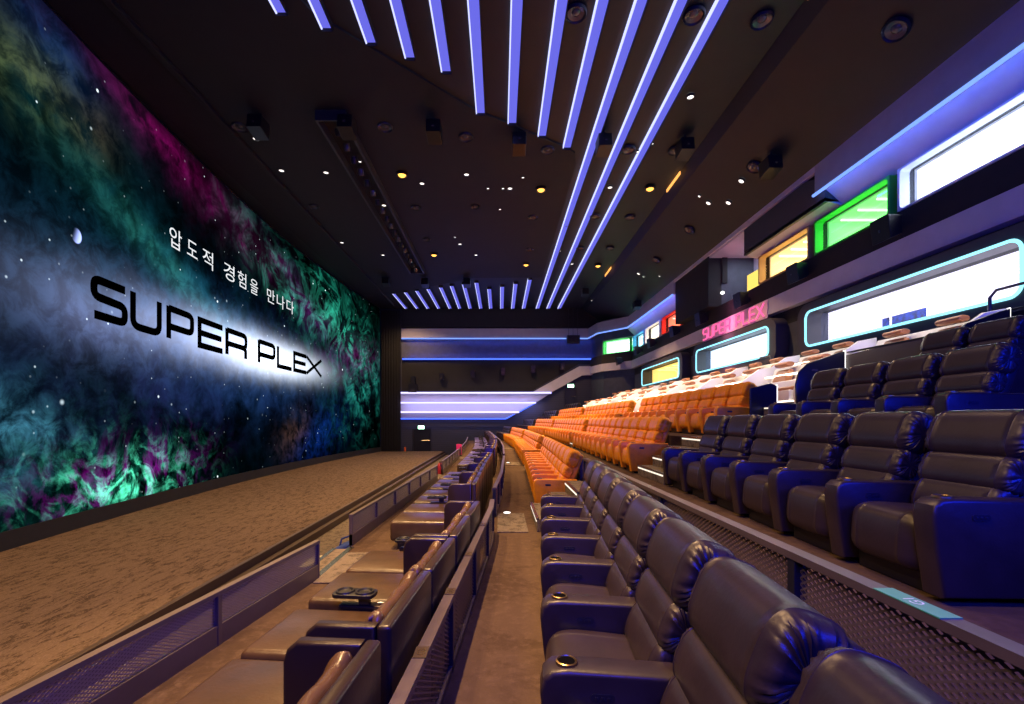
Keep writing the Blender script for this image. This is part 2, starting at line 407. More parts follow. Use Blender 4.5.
    mo = t.rng(r, .15, .185, 1, 0); add(mul(mo, t.rng(t.m('ADD', Y, t.m('MULTIPLY', Z, -.3)), 9.85, 10.15)), (.62, .72, 1.3))
    e = t.n('ShaderNodeEmission'); 
    pw = t.n('ShaderNodeSeparateXYZ'); t.put(pw.inputs[0], acc); cb = t.n('ShaderNodeCombineXYZ')
    for k in range(3): t.put(cb.inputs[k], t.m('MULTIPLY', t.m('POWER', pw.outputs[k], 1.32), 1.35))
    t.put(e.inputs[0], cb.outputs[0]); e.inputs[1].default_value = 1.0
    t.out(e.outputs[0]); return m
SY0, SY1, SZ0, SZ1 = 3.5, 41.1, -.78, 11.72
scr = thing('cinema_screen', 'giant curved cinema screen showing a nebula and the words SUPER PLEX', 'screen', (0, 0, 0))
bm = NB(); N = 60; rows = []
for i in range(N+1):
    y = SY0+(SY1-SY0)*i/N; x = screen_x(y)
    rows.append([bm.verts.new((x, y, SZ0)), bm.verts.new((x, y, SZ1)), bm.verts.new((x-.12, y, SZ1)), bm.verts.new((x-.12, y, SZ0))])
for p, q in zip(rows, rows[1:]):
    for k in range(4): bm.faces.new((p[k], p[(k+1) % 4], q[(k+1) % 4], q[k]))
bm.faces.new(rows[0]); bm.faces.new(rows[-1][::-1])
obj('projection_surface', bm, screen_material(), scr, 40)
def arcbar(bm, z0, z1, dx0, dx1, ya, yb, n=50):
    rows = []
    for i in range(n+1):
        y = ya+(yb-ya)*i/n; x = screen_x(y)
        rows.append([bm.verts.new(v) for v in ((x+dx0, y, z0), (x+dx0, y, z1), (x+dx1, y, z1), (x+dx1, y, z0))])
    for p, q in zip(rows, rows[1:]):
        for k in range(4): bm.faces.new((p[k], p[(k+1) % 4], q[(k+1) % 4], q[k]))
    bm.faces.new(rows[0]); bm.faces.new(rows[-1][::-1])
bm = NB(); arcbar(bm, -1.2, SZ0-.005, -.25, .02, SY0, SY1+.3); obj('base_board', bm, 'matte', scr)
bm = NB(); arcbar(bm, SZ1+.005, SZ1+.06, -.2, .03, SY0, SY1); obj('top_edge', bm, 'dmetal', scr)
# --- lettering strokes
def fillet(path, r, n=5):
    out = [Vector(path[0])]
    for a, b, c in zip(path, path[1:], path[2:]):
        a, b, c = Vector(a), Vector(b), Vector(c); u = (a-b); v = (c-b)
        rr = min(r, u.length*.49, v.length*.49); u.normalize(); v.normalize()
        p, q = b+u*rr, b+v*rr
        for i in range(n+1):
            s = i/n; out.append(p*(1-s)**2+b*2*s*(1-s)+q*s*s)
    out.append(Vector(path[-1])); return out
def edges_of(path, t, asp):
    """offset both sides of a polyline given in a unit cell (u scaled by asp)"""
    P = [Vector((p[0]*asp, p[1])) for p in path]; L, R = [], []
    for i, p in enumerate(P):
        a = (P[i]-P[i-1]).normalized() if i else None; b = (P[i+1]-P[i]).normalized() if i < len(P)-1 else None
        d = ((a or b)+(b or a)).normalized(); n = Vector((-d.y, d.x))
        ref = a or b; k = 1/max(.45, n.dot(Vector((-ref.y, ref.x))))
        L.append(p+n*t/2*k); R.append(p-n*t/2*k)
    return L, R
GLYPH = {  # width of cell relative to height, strokes, fillet radius
 'S': [([(1,1),(0,1),(0,.52),(1,.48),(1,0),(0,0)], .2)], 'U': [([(0,1.07),(0,0),(1,0),(1,1.07)], .26)],
 'P': [([(0,-.07),(0,1.07)], 0), ([(0,1),(1,1),(1,.36),(0,.36)], .2)], 'E': [([(1,1),(0,1),(0,0),(1,0)], .02), ([(0,.5),(.95,.5)], 0)],
 'R': [([(0,-.07),(0,1.07)], 0), ([(0,1),(1,1),(1,.42),(0,.42)], .2), ([(.6,.42),(.98,.40),(.98,-.07)], .16)],
 'L': [([(0,1.07),(0,0),(1,0)], .02)], 'X': [([(-.05,1.07),(1.05,-.07)], 0), ([(1.05,1.07),(-.05,-.07)], 0)]}
def clean(path, r): return fillet(path, r) if r > .03 else [Vector(p) for p in path]
def sy(px):
    y = 20.0
    for _ in range(40): y = F*screen_x(y)/(px-CX)
    return y
SPANS = [(c, sy(a/2.56), sy(b/2.56)) for c, a, b in (('S',230,325),('U',332,412),('P',425,495),('E',505,572),('R',576,632),('P',659,704),('L',708,748),('E',750,785),('X',783,822))]
OLD = [('S',13.05,14.35),('U',14.6,15.95),('P',16.2,17.55),('E',17.85,19.3),('R',19.6,21.15),('P',22.3,23.85),('L',24.15,25.75),('E',26.05,27.75),('X',27.9,30.0)]
ink = mat('black_letter', (.0, .0, .0), .9, spec=0.0)
white_ink = emat('white_letter', (.95, .97, 1), 1.0)
for ch, y0, y1 in SPANS:
    bm = NB(); t_ = .235; h = 1.22; z0 = 4.46
    for path, r in GLYPH[ch]:
        w = (y1-y0-t_)/(h-t_); L, R = edges_of(clean(path, r), t_/(h-t_)*1.0, w)
        def pt(q, off):
            y = y0+t_/2+q.x*(h-t_); z = z0+t_/2+min(1.0+t_/2/(h-t_), max(-t_/2/(h-t_), q.y))*(h-t_)
            return (screen_x(y)+off, y, z)
        rowL = [(bm.verts.new(pt(p, .012)), bm.verts.new(pt(p, .03))) for p in L]; rowR = [(bm.verts.new(pt(p, .012)), bm.verts.new(pt(p, .03))) for p in R]
        for i in range(len(L)-1):
            bm.faces.new((rowL[i][1], rowR[i][1], rowR[i+1][1], rowL[i+1][1]))
            bm.faces.new((rowL[i][0], rowL[i][1], rowL[i+1][1], rowL[i+1][0])); bm.faces.new((rowR[i][1], rowR[i][0], rowR[i+1][0], rowR[i+1][1]))
    obj('letter', bm, ink, scr)
def text_bm(s, size):
    cu = bpy.data.curves.new('letter', 'FONT'); cu.body = s; cu.size = size; o = bpy.data.objects.new('letter', cu); C.objects.link(o)
    me = bpy.data.meshes.new_from_object(o.evaluated_get(bpy.context.evaluated_depsgraph_get()))
    bpy.data.objects.remove(o); bm = NB(); bm.from_mesh(me); return bm
HAN = [('압',433,465,16.1),('도',478,505,0),('적',518,545,0),('경',572,600,0),('험',608,630,0),('을',640,660,0),('만',683,703,0),('나',708,728,0),('다',733,752,0)]
for ch, a, b, _ in HAN:
    ya = sy(a/2.56); yb = sy(b/2.56)
    bm = text_bm(ch, .80); xs = [v.co.x for v in bm.verts]; x0, x1 = min(xs), max(xs)
    for v in bm.verts:
        y = ya+(v.co.x-x0)/(x1-x0)*(yb-ya)*.98; z = 7.82+v.co.y
        v.co = (screen_x(y)+.015, y, z)
    obj('letter', bm, white_ink, scr)

# black curtain wings between screen and far wall
bm = NB(); cur = []
for i in range(61):
    x = -10.75+1.75*i/60; cur.append((x, 41.25+.09*math.sin(i*1.25)))
va = [bm.verts.new((x, y, -1.19)) for x, y in cur]; vb = [bm.verts.new((x, y, 11.6)) for x, y in cur]
vc = [bm.verts.new((x, y+.06, -1.19)) for x, y in cur]; vd = [bm.verts.new((x, y+.06, 11.6)) for x, y in cur]
for i in range(60):
    bm.faces.new((va[i], va[i+1], vb[i+1], vb[i])); bm.faces.new((vd[i], vd[i+1], vc[i+1], vc[i]))
    bm.faces.new((vb[i], vb[i+1], vd[i+1], vd[i])); bm.faces.new((va[i], vc[i], vc[i+1], va[i+1]))
bm.faces.new((va[0], vb[0], vd[0], vc[0])); bm.faces.new((va[-1], vc[-1], vd[-1], vb[-1]))
obj('stage_curtain', bm, 'velvet', None, 50, tags=('tall black pleated curtain between the screen and the far wall', 'curtain'))

# ------------------------------------------------------------------ far wall
def fw(px, py, off=0.0): return ((px-CX)/F*YF, YF-off, CAMZ+(CY-py)/F*YF)
bm = NB(); bx(bm, -13.9, 11.5, YF, YF+.4, -1.75, 12.2); struct('wall_far', bm, 'ribwall')
bm = NB(); bx(bm, -13.9, 12.5, YN-.4, YN, -1.75, 12.2); struct('wall_near', bm, 'ribwall')
def fpoly(bm, pts, o0, o1):
    P = [fw(*p) for p in pts]; prism(bm, [(p[0], p[2]) for p in P], 'y', YF-o0, YF-o1)
bm = NB(); fpoly(bm, [(402,339),(593,339),(593,359),(402,359)], .12, 0); struct('trim_upper_panel', bm, 'bluewall')
bm = NB(); fpoly(bm, [(402,359.5),(601,359.5),(601,364),(579,364),(530,392),(402,392)], .05, 0); struct('trim_dark_recess', bm, 'ceil')
bm = NB(); fpoly(bm, [(402,300),(640,300),(640,328),(402,328)], .3, 0); struct('trim_top_bulkhead', bm, 'ceil')
def ledbar(p0, p1, r, m, label, par=None, group=None, off=.2):
    bm = NB(); a, b = Vector(p0), Vector(p1); tube(bm, [a, b], r, 8)
    if par: return obj('led_line', bm, m, par, world=True)
    return obj('led_strip', bm, m, None, 60, tags=(label, 'light strip', group))
ledbar(fw(403,359.3,.2), fw(596,359.3,.2), .07, 'blueled', 'blue light strip below the dark panel on the far wall')
# violet light slats
sl = thing('slat_light', 'violet lit slat panel low on the far wall, cut at an angle', 'wall light', fw(401, 418, .3))
rows_ = [(393,551),(402.8,535.5),(412.2,519),(418.8,506)]
for (ya, xa), (yb, xb) in zip(rows_, rows_[1:]):
    P = [fw(401, ya), fw(xa, ya), fw(xb, yb), fw(401, yb)]
    bm = NB(); fr = [bm.verts.new((p[0], YF-o, p[2])) for p, o in zip(P, (.30, .30, .12, .12))]; bk = [bm.verts.new((p[0], YF-.01, p[2])) for p in P]
    bm.faces.new(fr); bm.faces.new(bk[::-1])
    for i in range(4): bm.faces.new((fr[i], bk[i], bk[(i+1) % 4], fr[(i+1) % 4]))
    obj('slat', bm, 'louver', sl, world=True)
for i, (ya, xa) in enumerate(rows_):
    bm = NB(); tube(bm, [fw(401, ya, .30), fw(xa, ya, .30)], .075 if i < 3 else .05, 8); obj('led_line', bm, 'vled' if i < 3 else 'blueled', sl, world=True)
bm = NB(); tube(bm, [fw(518,412,.2), fw(506,418.8,.2)], .05, 8); tube(bm, [fw(535.5,402.8,.2), fw(519,412,.2)], .05, 8); obj('led_line', bm, 'blueled', sl, world=True)
# pale diagonal band + lower right wall
bm = NB(); fpoly(bm, [(593,366.5),(579,366.5),(533,391.8),(551,392.5),(582,375.5),(593,375.5)], .22, 0); struct('trim_diagonal_band', bm, 'lgrey')
# doors
def door(name, x0, x1, y0, y1):
    a, b = fw(x0, y1), fw(x1, y0)
    bm = NB(); bx(bm, a[0], b[0], YF-.06, YF-.0, a[2], b[2], .01); d = struct(name, bm, 'black')
    bm = NB(); t_ = .09
    bx(bm, a[0]-t_, a[0], YF-.10, YF, a[2], b[2]+t_); bx(bm, b[0], b[0]+t_, YF-.10, YF, a[2], b[2]+t_); bx(bm, a[0], b[0], YF-.10, YF, b[2], b[2]+t_)
    obj('door_frame', bm, 'dmetal', d)
    bm = NB(); zc = a[2]+.5*(b[2]-a[2]); tube(bm, [(a[0]+.52*(b[0]-a[0]), YF-.12, zc), (b[0]-.05, YF-.12, zc)], .035, 8); obj('push_bar', bm, 'chrome', d)
door('door_1', 413.7, 430, 430, 450.7); door('door_2', 565.5, 576, 389, 404)
def exit_sign(px, py, label):
    c = fw(px, py); t = thing('exit_sign', label, 'exit sign', (c[0], YF-.12, c[2]-.17), 0, 'exit signs on the far wall')
    bm = NB(); bx(bm, -.3, .3, -.06, .08, 0, .34, .02); obj('sign_case', bm, 'dmetal', t)
    bm = NB(); bx(bm, -.27, .27, -.075, -.061, .03, .31, .005); obj('lit_face', bm, 'exitg', t)
    bm = NB()   # running figure and arrow
    for a, b in (((0,.22),(-.03,.15)),((-.03,.15),(.03,.10)),((.03,.10),(.0,.05)),((-.03,.15),(-.09,.08)),((-.01,.2),(.05,.17)),((-.01,.2),(-.07,.18)),((.1,.16),(.2,.16)),((.2,.16),(.16,.2)),((.2,.16),(.16,.12))):
        tube(bm, [(a[0], -.08, a[1]), (b[0], -.08, b[1])], .012, 6)
    lathe(bm, [(0, -.022), (.02, -.01), (.02, .01), (0, .022)], 8, Matrix.Translation((.012, -.08, .25)))
    obj('running_figure', bm, mat('exit_dark_green', (.0, .12, .05), .6), t)
exit_sign(421.5, 427.3, 'glowing green exit sign above the low door beside the stage curtain')
exit_sign(570.5, 386, 'glowing green exit sign above the high door by the pale diagonal band')
def wall_speaker(px, py, w, h, label, d=None, group='speakers on the far wall', rz=0.0, tilt=.0):
    p = fw(px, py) if d is None else tuple(d)
    k = YF/F if d is None else p[1]/F
    w_, h_ = w*k, h*k
    t = thing('surround_speaker', label, 'speaker', (p[0], p[1], p[2]-h_/2), rz, group); 
    bm = NB(); dp = min(.5, w_*.8); prism(bm, [(-dp-.1, 0), (-.1, .1*h_), (-.1, .95*h_), (-dp-.1-.12*h_, h_)], 'x', -w_/2, w_/2, .012)
    obj('cabinet', bm, 'black', t)
    bm = NB(); lathe(bm, [(.0, 0), (w_*.12, .004), (w_*.30, -.02), (w_*.34, .01), (w_*.34, -.03)], 16, Matrix.Translation((0, -dp-.13, h_*.35)) @ Matrix.Rotation(PI/2, 4, 'X')); obj('driver_cone', bm, 'lens', t, 50)
    bm = NB(); bx(bm, -w_*.12, w_*.12, -.12, -.01, h_*.35, h_*.65); obj('bracket', bm, 'dmetal', t)
for i, (px, py) in enumerate([(413.7,380),(442,377),(472.7,374.5),(503,372),(532.8,369.5),(561.8,367)]):
    wall_speaker(px, py, 4.2, 7, f'small black speaker on the far wall, {ORD[i+1]} from the stage curtain in its row')
wall_speaker(413.7, 388.5, 8, 8.5, 'larger black speaker under the first small one on the far wall')
# hanging black speaker box in front of the blue panel
t = thing('hanging_speaker', 'black speaker box hanging on wires before the blue lit panel', 'speaker', fw(571.5, 345.5, .9))
w_ = 12.5*YF/F; h_ = 8*YF/F
bm = NB(); bx(bm, -w_/2, w_/2, -.3, .3, 0, h_, .03)
for k in (-.33, 0, .33): bx(bm, w_*k-.15, w_*k+.15, -.33, -.3, .12, h_-.12, .01)
obj('cabinet', bm, 'black', t)
for k in (-.35, 0, .35):
    bm = NB(); tube(bm, [(w_*k, 0, h_), (w_*k, 0, 11.8-t.location.z)], .015, 6); obj('wire', bm, 'dmetal', t)

# ------------------------------------------------------------------ ceiling
HC = 10.2; ZC = CAMZ+HC
bm = NB(); bx(bm, -13.9, 7.4, YN, YF+.2, ZC, ZC+.4); struct('ceiling', bm, 'ceil2')
bm = NB(); prism(bm, [(7.75, 11.55), (7.4, 11.95), (7.4, 12.3), (13.2, 12.3), (13.2, 9.97), (10.3, 9.97)], 'y', YN, YF); struct('ceiling_sloped_side', bm, 'ceil2')
# darker dropped field over the stage side
bm = NB(); prism(bm, [(-11.2, 3), (-8.6, 3), (-4.62, 11.4), (-1.05, 14.7), (-.95, 14.8), (2.55, 17.0), (2.85, 17.3), (3.0, 18), (3.0, 32.4), (-1.9, 32.5), (-8.8, 36.8), (-11.2, 36.8)], 'z', ZC-.06, ZC+.05); struct('ceiling_dark_field', bm, 'ceil')
bm = NB(); bx(bm, -9.5, -9.3, 4, 40, ZC-.2, ZC-.03, .02); struct('ceiling_beam', bm, 'ceil')
def strip(X, y0, y1, label, group):
    t = thing('ceiling_light_strip', label, 'light strip', (X, y0, ZC-.05), 0, group)
    bm = NB(); bx(bm, -.13, .13, 0, y1-y0, -.03, .045); obj('diffuser', bm, 'strip', t)
    bm = NB(); bx(bm, -.16, -.125, 0, y1-y0, -.07, .045); obj('led_line', bm, 'led', t)
    bm = NB(); bx(bm, .132, .15, 0, y1-y0, -.12, .045); bx(bm, -.16, .15, -.02, 0, -.12, .045); bx(bm, -.16, .15, y1-y0, y1-y0+.02, -.12, .045); obj('channel', bm, 'matte', t)
near_end = [11.3, 11.75, 12.2, 12.7, 13.2, 15.0, 15.5, 16.2, 16.9]
lanes = [-.53, -.437, -.337, -.245, -.152, -.062, .041, .147, .244, .335, .43, .528]
for i, k in enumerate(lanes):
    if i < 9: strip(k*HC, 10.3, near_end[i], f'violet ceiling light strip over the near seats, {ORD[i+1]} from the screen side', 'near ceiling light strips')
    else: strip(k*HC, 10.3, 41.3, f'long violet ceiling light strip running to the far wall, {ORD[i-8]} from the dark field', 'long ceiling light strips')
far0 = [36.2, 35.8, 35.4, 34.9, 34.5, 34.1, 33.7, 33.3, 34.9, 34.3, 33.6, 32.6]
for i in range(12):
    k = [-.83, -.73, -.635, -.54, -.44, -.355, -.262, -.168, -.08, .018, .115, .212][i]
    strip(k*HC, far0[i], 41.3, f'short violet ceiling light strip by the far wall, {ORD[i+1]} from the screen side', 'short far ceiling light strips')
def ceil_z(x): return ZC if x < 7.4 else 11.55-(x-7.75)*(11.55-9.97)/(10.3-7.75)
def on_ceiling(px, py):
    h = HC
    for _ in range(12):
        d = F*h/(CY-py); x = (px-CX)/F*d; h = ceil_z(x)-CAMZ
    return Vector((x, d, CAMZ+h))
def tilt_of(x): return 0.0 if x < 7.4 else math.atan2(1.58, 2.55)
# amber spots
amb = [(402,172,'nearest the screen in the middle of the dark ceiling field'),(541,187,'at the edge of the dark ceiling field beside the strips'),(650,186,'between the long strips and the sloped ceiling'),(434,253,'deep in the dark field near the far wall'),(526,263,'deep at the field edge before the short strips'),(598,264,'deep among the long strips near the far wall')]
for px, py, w in amb:
    p = on_ceiling(px, py); t = thing('amber_spotlight', 'glowing amber ceiling lamp '+w, 'ceiling lamp', (p.x, p.y, p.z-.06), 0, 'amber ceiling lamps')
    bm = NB(); lathe(bm, [(.20, .06), (.23, .0), (.23, -.08), (.19, -.10), (.18, -.02), (0, -.02)], 18); obj('lamp_housing', bm, 'black', t, 50)
    bm = NB(); lathe(bm, [(0, -.16), (.08, -.14), (.14, -.10), (.165, -.03)], 14); obj('bulb', bm, 'amber', t, 60)
dots = [(326,171),(342,241.5),(383,254),(466.5,173),(510,187),(437,126),(460,243),(476,254),(610,186),(600,151),(690.5,95),(709,202),(742,180),(729,202),(639,273),(572,263),(256,137),(281.5,169),(384,204),(422,182),(488,187),(503,187),(455,236),(523,176),(652,142),(638,150),(567,225),(560,250),(700,195),(660,276),(644,276),(592,300),(500,208),(360,160)]
for i, (px, py) in enumerate(dots):
    p = on_ceiling(px, py); r = .1 if i < 20 else .06
    o = thing('ceiling_downlight', 'tiny white ceiling downlight on the black ceiling', 'downlight', (p.x, p.y, p.z-.01), 0, 'tiny white ceiling downlights')
    o.rotation_euler = (0, tilt_of(p.x), 0)
    bm = NB(); lathe(bm, [(r*1.25, .0), (r*1.3, -.07), (r*1.02, -.075), (r, -.02)], 14); obj('ring', bm, 'dmetal', o, 50)
    bm = NB(); lathe(bm, [(0, -.06), (r*.99, -.05), (r*.99, -.01)], 14); obj('lamp_face', bm, 'dot', o)
rounds = [(576,11,1.0),(694,13,1),(762,18,1),(897,28,1.05),(548,148,1),(628,148,1),(675,149,1),(755,166,1),(533,216,1),(595,215,1),(630,216,1),(690,229,1),(657,259,.9),(385,125,1),(240,125,1),(466,135,1),(416,206,.9),(580,247,.9),(610,247,.9),(530,248,.9),(427,238,.8),(314,205,.9),(475,205,.8)]
for i, (px, py, r) in enumerate(rounds):
    p = on_ceiling(px, py); r *= .24
    where = 'on the sloped ceiling side' if p.x > 7.4 else ('among the violet strips' if p.x > 3 else 'in the dark ceiling field')
    o = thing('ceiling_speaker', f'round ceiling speaker with a dark cone {where}', 'ceiling speaker', (p.x, p.y, p.z-.005), 0, f'round ceiling speakers {where}')
    o.rotation_euler = (0, tilt_of(p.x), 0)
    bm = NB(); lathe(bm, [(r*1.02, .0), (r*1.15, -.05), (r*1.05, -.11), (r*.94, -.09), (r*.9, -.04)], 24); obj('rim', bm, 'dmetal', o, 50)
    bm = NB(); lathe(bm, [(0, -.09), (r*.3, -.075), (r*.45, -.035), (r*.88, -.075), (r*.9, -.02)], 24); obj('cone', bm, 'lens', o, 40)
boxes = [(604,131,'dark box speaker over the first long strip'),(685,135,'dark box speaker between long strips and sloped ceiling'),(771,153,'dark box speaker on the sloped ceiling side'),(519,130,'dark box speaker at the edge of the dark field'),(347,112,'dark box speaker at the near end of the spotlight trough'),(434,117,'dark box speaker in the dark field beyond the trough'),(258,112,'dark box speaker near the top of the screen'),(637,299,'dark box speaker far along the sloped ceiling'),(585,286,'dark box speaker among the far ends of the strips'),(386,275,'dark box speaker before the short strips'),(425,276,'dark box speaker at the far end of the spotlight trough'),(467,276,'dark box speaker at the far edge of the dark field')]
for px, py, lab in boxes:
    p = on_ceiling(px, py); t = thing('box_speaker', lab, 'speaker', (p.x, p.y, p.z-.72), 0, 'box speakers under the ceiling')
    bm = NB(); prism(bm, [(-.3, .05), (.28, -.05), (.34, .5), (-.24, .5)], 'x', -.24, .24, .02); obj('cabinet', bm, 'black', t)
    bm = NB(); tube(bm, [(0, 0, .45), (0, 0, .75)], .03, 8); obj('hanger', bm, 'dmetal', t)
    bm = NB(); bx(bm, -.04, .04, -.34, -.295, .2, .26, .01); obj('badge', bm, 'lens', t)
# spotlight trough
pa = on_ceiling(330, 108); pb = on_ceiling(428, 268)
t = thing('spotlight_trough', 'long dark trough of small spotlights in the ceiling before the screen', 'light trough', (pa.x, pa.y, ZC-.4), 0)
Ly = pb.y-pa.y
bm = NB(); bx(bm, -.5, -.42, 0, Ly, 0, .35, .01); bx(bm, .42, .5, 0, Ly, 0, .35, .01); bx(bm, -.42, .42, 0, .06, 0, .35); bx(bm, -.42, .42, Ly-.06, Ly, 0, .35); obj('side_rails', bm, mat('trough_grey', (.03, .03, .032), .5), t)
for k in range(18):
    bm = NB(); lathe(bm, [(0, .12), (.12, .11), (.14, -.05), (.12, -.14), (.10, -.10), (0, -.08)], 14, Matrix.Translation((0, .8+k*(Ly-1.4)/17, .12)) @ Matrix.Rotation(.5, 4, 'X')); obj('spotlight', bm, 'lens' if k % 2 else 'dmetal', t, 40)
# amber lamp glow on the ceiling step, painted as small emissive bars
for i, (y0, y1, w) in enumerate(((9.8, 11.2, 'nearest, at the top of the view'), (18.3, 20.4, 'middle'), (29.9, 32.2, 'deepest'))):
    bm = NB(); bx(bm, 7.34, 7.39, y0+.3, y1-.3, ZC-.16, ZC-.02, .02)
    obj('cove_glow', bm, 'cove', None, tags=(f'painted orange lamp glow on the ceiling step, {w}', 'painted glow', 'painted orange glows'))

# ------------------------------------------------------------------ window wall (back of the house)
def wbox(name, x0, x1, y0, y1, z0, z1, m): 
    bm = NB(); bx(bm, x0, x1, y0, y1, z0, z1); return struct(name, bm, m)
LOW = [(9.15, 15.6), (17.8, 24.3), (26.7, 33.6)]; UP = [(7.6, 12.35), (12.6, 15.64), (15.9, 19.0), (27.0, 30.4), (30.8, 33.9), (34.2, 37.0)]
LZ0, LZ1, UZ0, UZ1 = 4.18, 5.33, 7.3, 8.45
wbox('wall_back', 11, 11.25, YN, 37.2, 1.5, LZ0, 'bluewall')
cuts = [YN]+[v for w in LOW for v in w]+[37.2]
for i in range(0, len(cuts), 2): wbox('wall_back', 11, 11.25, cuts[i], cuts[i+1], LZ0, LZ1, 'bluewall')
wbox('wall_back', 11, 11.25, YN, 37.2, LZ1, UZ0, 'matte')
cuts = [YN, 7.6, 12.35, 12.6, 15.64, 15.9, 19.0, 19.15, 23.0, 27.0, 30.4, 30.8, 33.9, 34.2, 37.0, 37.2]
for i in range(0, len(cuts), 2): wbox('wall_back', 11, 11.25, cuts[i], cuts[i+1], UZ0, UZ1+.3, 'matte')
wbox('wall_back', 11, 11.25, YN, 19.15, UZ1, 10.3, 'matte'); wbox('wall_back', 11, 11.25, 22.5, 37.2, UZ1, 10.3, 'matte')
# far bend of the back wall
def bend_wall(z0, z1, m, nm='wall_back_bend', x=0.0):
    bm = NB(); P = [(11+x, 37.2), (9.0+x, 39.5), (8.4+x, YF)]; Q = [(11.3, 37.4), (9.3, 39.7), (8.7, YF)]
    prism(bm, P+Q[::-1], 'z', z0, z1); return struct(nm, bm, m)
bend_wall(1.5, UZ0, 'bluewall'); bend_wall(UZ1+.1, 10.3, 'bluewall'); 
bm = NB(); prism(bm, [(8.9, 39.6), (8.4, YF), (8.7, YF), (9.2, 39.8)], 'z', UZ0, UZ1+.1); struct('wall_back_bend', bm, 'bluewall')
# ledge band (pale violet) and black band above
def polyband(bm, P, z0, z1, th):
    n = len(P); inn = []; nor = []
    for i in range(n):
        a = (Vector(P[i])-Vector(P[i-1])).normalized() if i else None; b = (Vector(P[i+1])-Vector(P[i])).normalized() if i < n-1 else None
        d = ((a or b)+(b or a)).normalized(); nrm = Vector((-d.y, d.x)); ref = a or b
        nor.append(Vector(P[i])+nrm*th/max(.4, nrm.dot(Vector((-ref.y, ref.x)))))
    prism(bm, [tuple(p) for p in P]+[tuple(p) for p in nor[::-1]], 'z', z0, z1)
BL = [(11, YN), (11, 37.2), (9.0, 39.5), (8.45, YF-.02)]
bm = NB(); polyband(bm, BL, 5.86, 6.5, .28); struct('trim_ledge_band', bm, 'lgrey')
bm = NB(); polyband(bm, BL, 6.5, 7.28, .2); struct('trim_black_band', bm, 'matte')
# upper fascia with neon line
FA = [(10.3, 26.9), (10.3, 36.6), (8.35, 39.1), (8.05, YF-.3), (-9.0, YF-.3)]
bm = NB(); polyband(bm, FA, 9.1, 10.0, -.25); struct('trim_upper_fascia', bm, 'grey')
FN = [(10.3, YN), (10.3, 14.9)]
bm = NB(); polyband(bm, FN, 9.0, 9.97, -.25); struct('trim_upper_fascia', bm, 'grey')
bm = NB(); bx(bm, 10.3, 10.45, 14.9, 26.9, 9.78, 9.97); struct('trim_fascia_lip', bm, 'lgrey')
bm = NB(); prism(bm, [(14.5, 9.15), (14.9, 9.55), (15.4, 9.72), (19.3, 9.72), (19.3, 8.62), (14.5, 8.62)], 'x', 10.35, 10.95); struct('trim_dark_soffit_box', bm, 'dgrey')
bm = NB(); bx(bm, 10.35, 11, 22.6, 26.85, 7.3, 9.95); struct('trim_dark_pillar', bm, 'matte')
def neonline(pts, r, m, label, group=None, cat='neon line'):
    bm = NB(); tube(bm, pts, r, 8); return obj('neon_line', bm, m, None, 60, tags=(label, cat, group))
neonline([(10.22, YN+.1, 8.97), (10.22, 14.85, 8.97)], .05, 'fascialed', 'blue neon line under the near grey fascia above the upper windows')
neonline([(10.22, 26.95, 9.07), (10.22, 36.55, 9.07), (8.3, 39.0, 9.07), (8.0, YF-.4, 9.07), (-8.95, YF-.4, 9.07)], .055, 'fascialed', 'blue neon line along the far grey fascia, turning onto the far wall')
# soffits sloping from the fascia back to the windows
def soffit(y0, y1, zf):
    bm = NB(); prism(bm, [(10.35, zf+.05), (11.0, UZ1+.02), (11.0, UZ1+.15), (10.35, zf+.15)], 'y', y0, y1); struct('ceiling_soffit', bm, 'lgrey')
soffit(YN, 14.5, 8.98); soffit(26.9, 37.0, 9.05); soffit(14.5, 19.3, 8.6)
# control booth recess
bm = NB(); bx(bm, 10.4, 13.2, 19.1, 22.7, 9.70, 9.80); struct('ceiling_booth', bm, 'lgrey')
bm = NB(); bx(bm, 12.6, 12.8, 19.1, 22.8, 7.3, 9.75); struct('wall_booth', bm, mat('booth_wall', (.45, .52, .68), .6))
bm = NB(); bx(bm, 11.0, 12.8, 22.6, 22.75, 7.3, 9.75); bx(bm, 11.0, 12.8, 19.0, 19.15, 7.3, 9.75); bx(bm, 11, 12.8, 19.1, 22.7, 7.2, 7.3); struct('wall_booth_side', bm, 'bluewall')
w7 = NB(); bx(w7, 12.5, 12.62, 19.9, 21.6, 7.75, 8.75, .01); wo = struct('window_booth', w7, 'dmetal')
bm = NB()
for k in range(4): bx(bm, 12.46, 12.52, 20.0+k*.4, 20.34+k*.4, 7.82, 8.68)
obj('window_pane', bm, 'black', wo)
bm = NB(); bx(bm, 11.02, 11.1, 19.15, 20.3, 7.35, 8.1, .01); struct('window_booth_lit', bm, emat('booth_yellow', (1.0, .75, .15), 1.2))
bm = NB(); lathe(bm, [(0, -.09), (.09, -.04), (.09, .04), (0, .09)], 12, Matrix.Translation((11.0, 22.5, 7.95))); obj('booth_lamp', bm, 'whiteled', None, 60, tags=('small white globe lamp on the edge of the dark pillar', 'lamp'))
light('booth_light', 'AREA', (11.9, 21, 9.6), 60, (.75, .85, 1), 1.2)

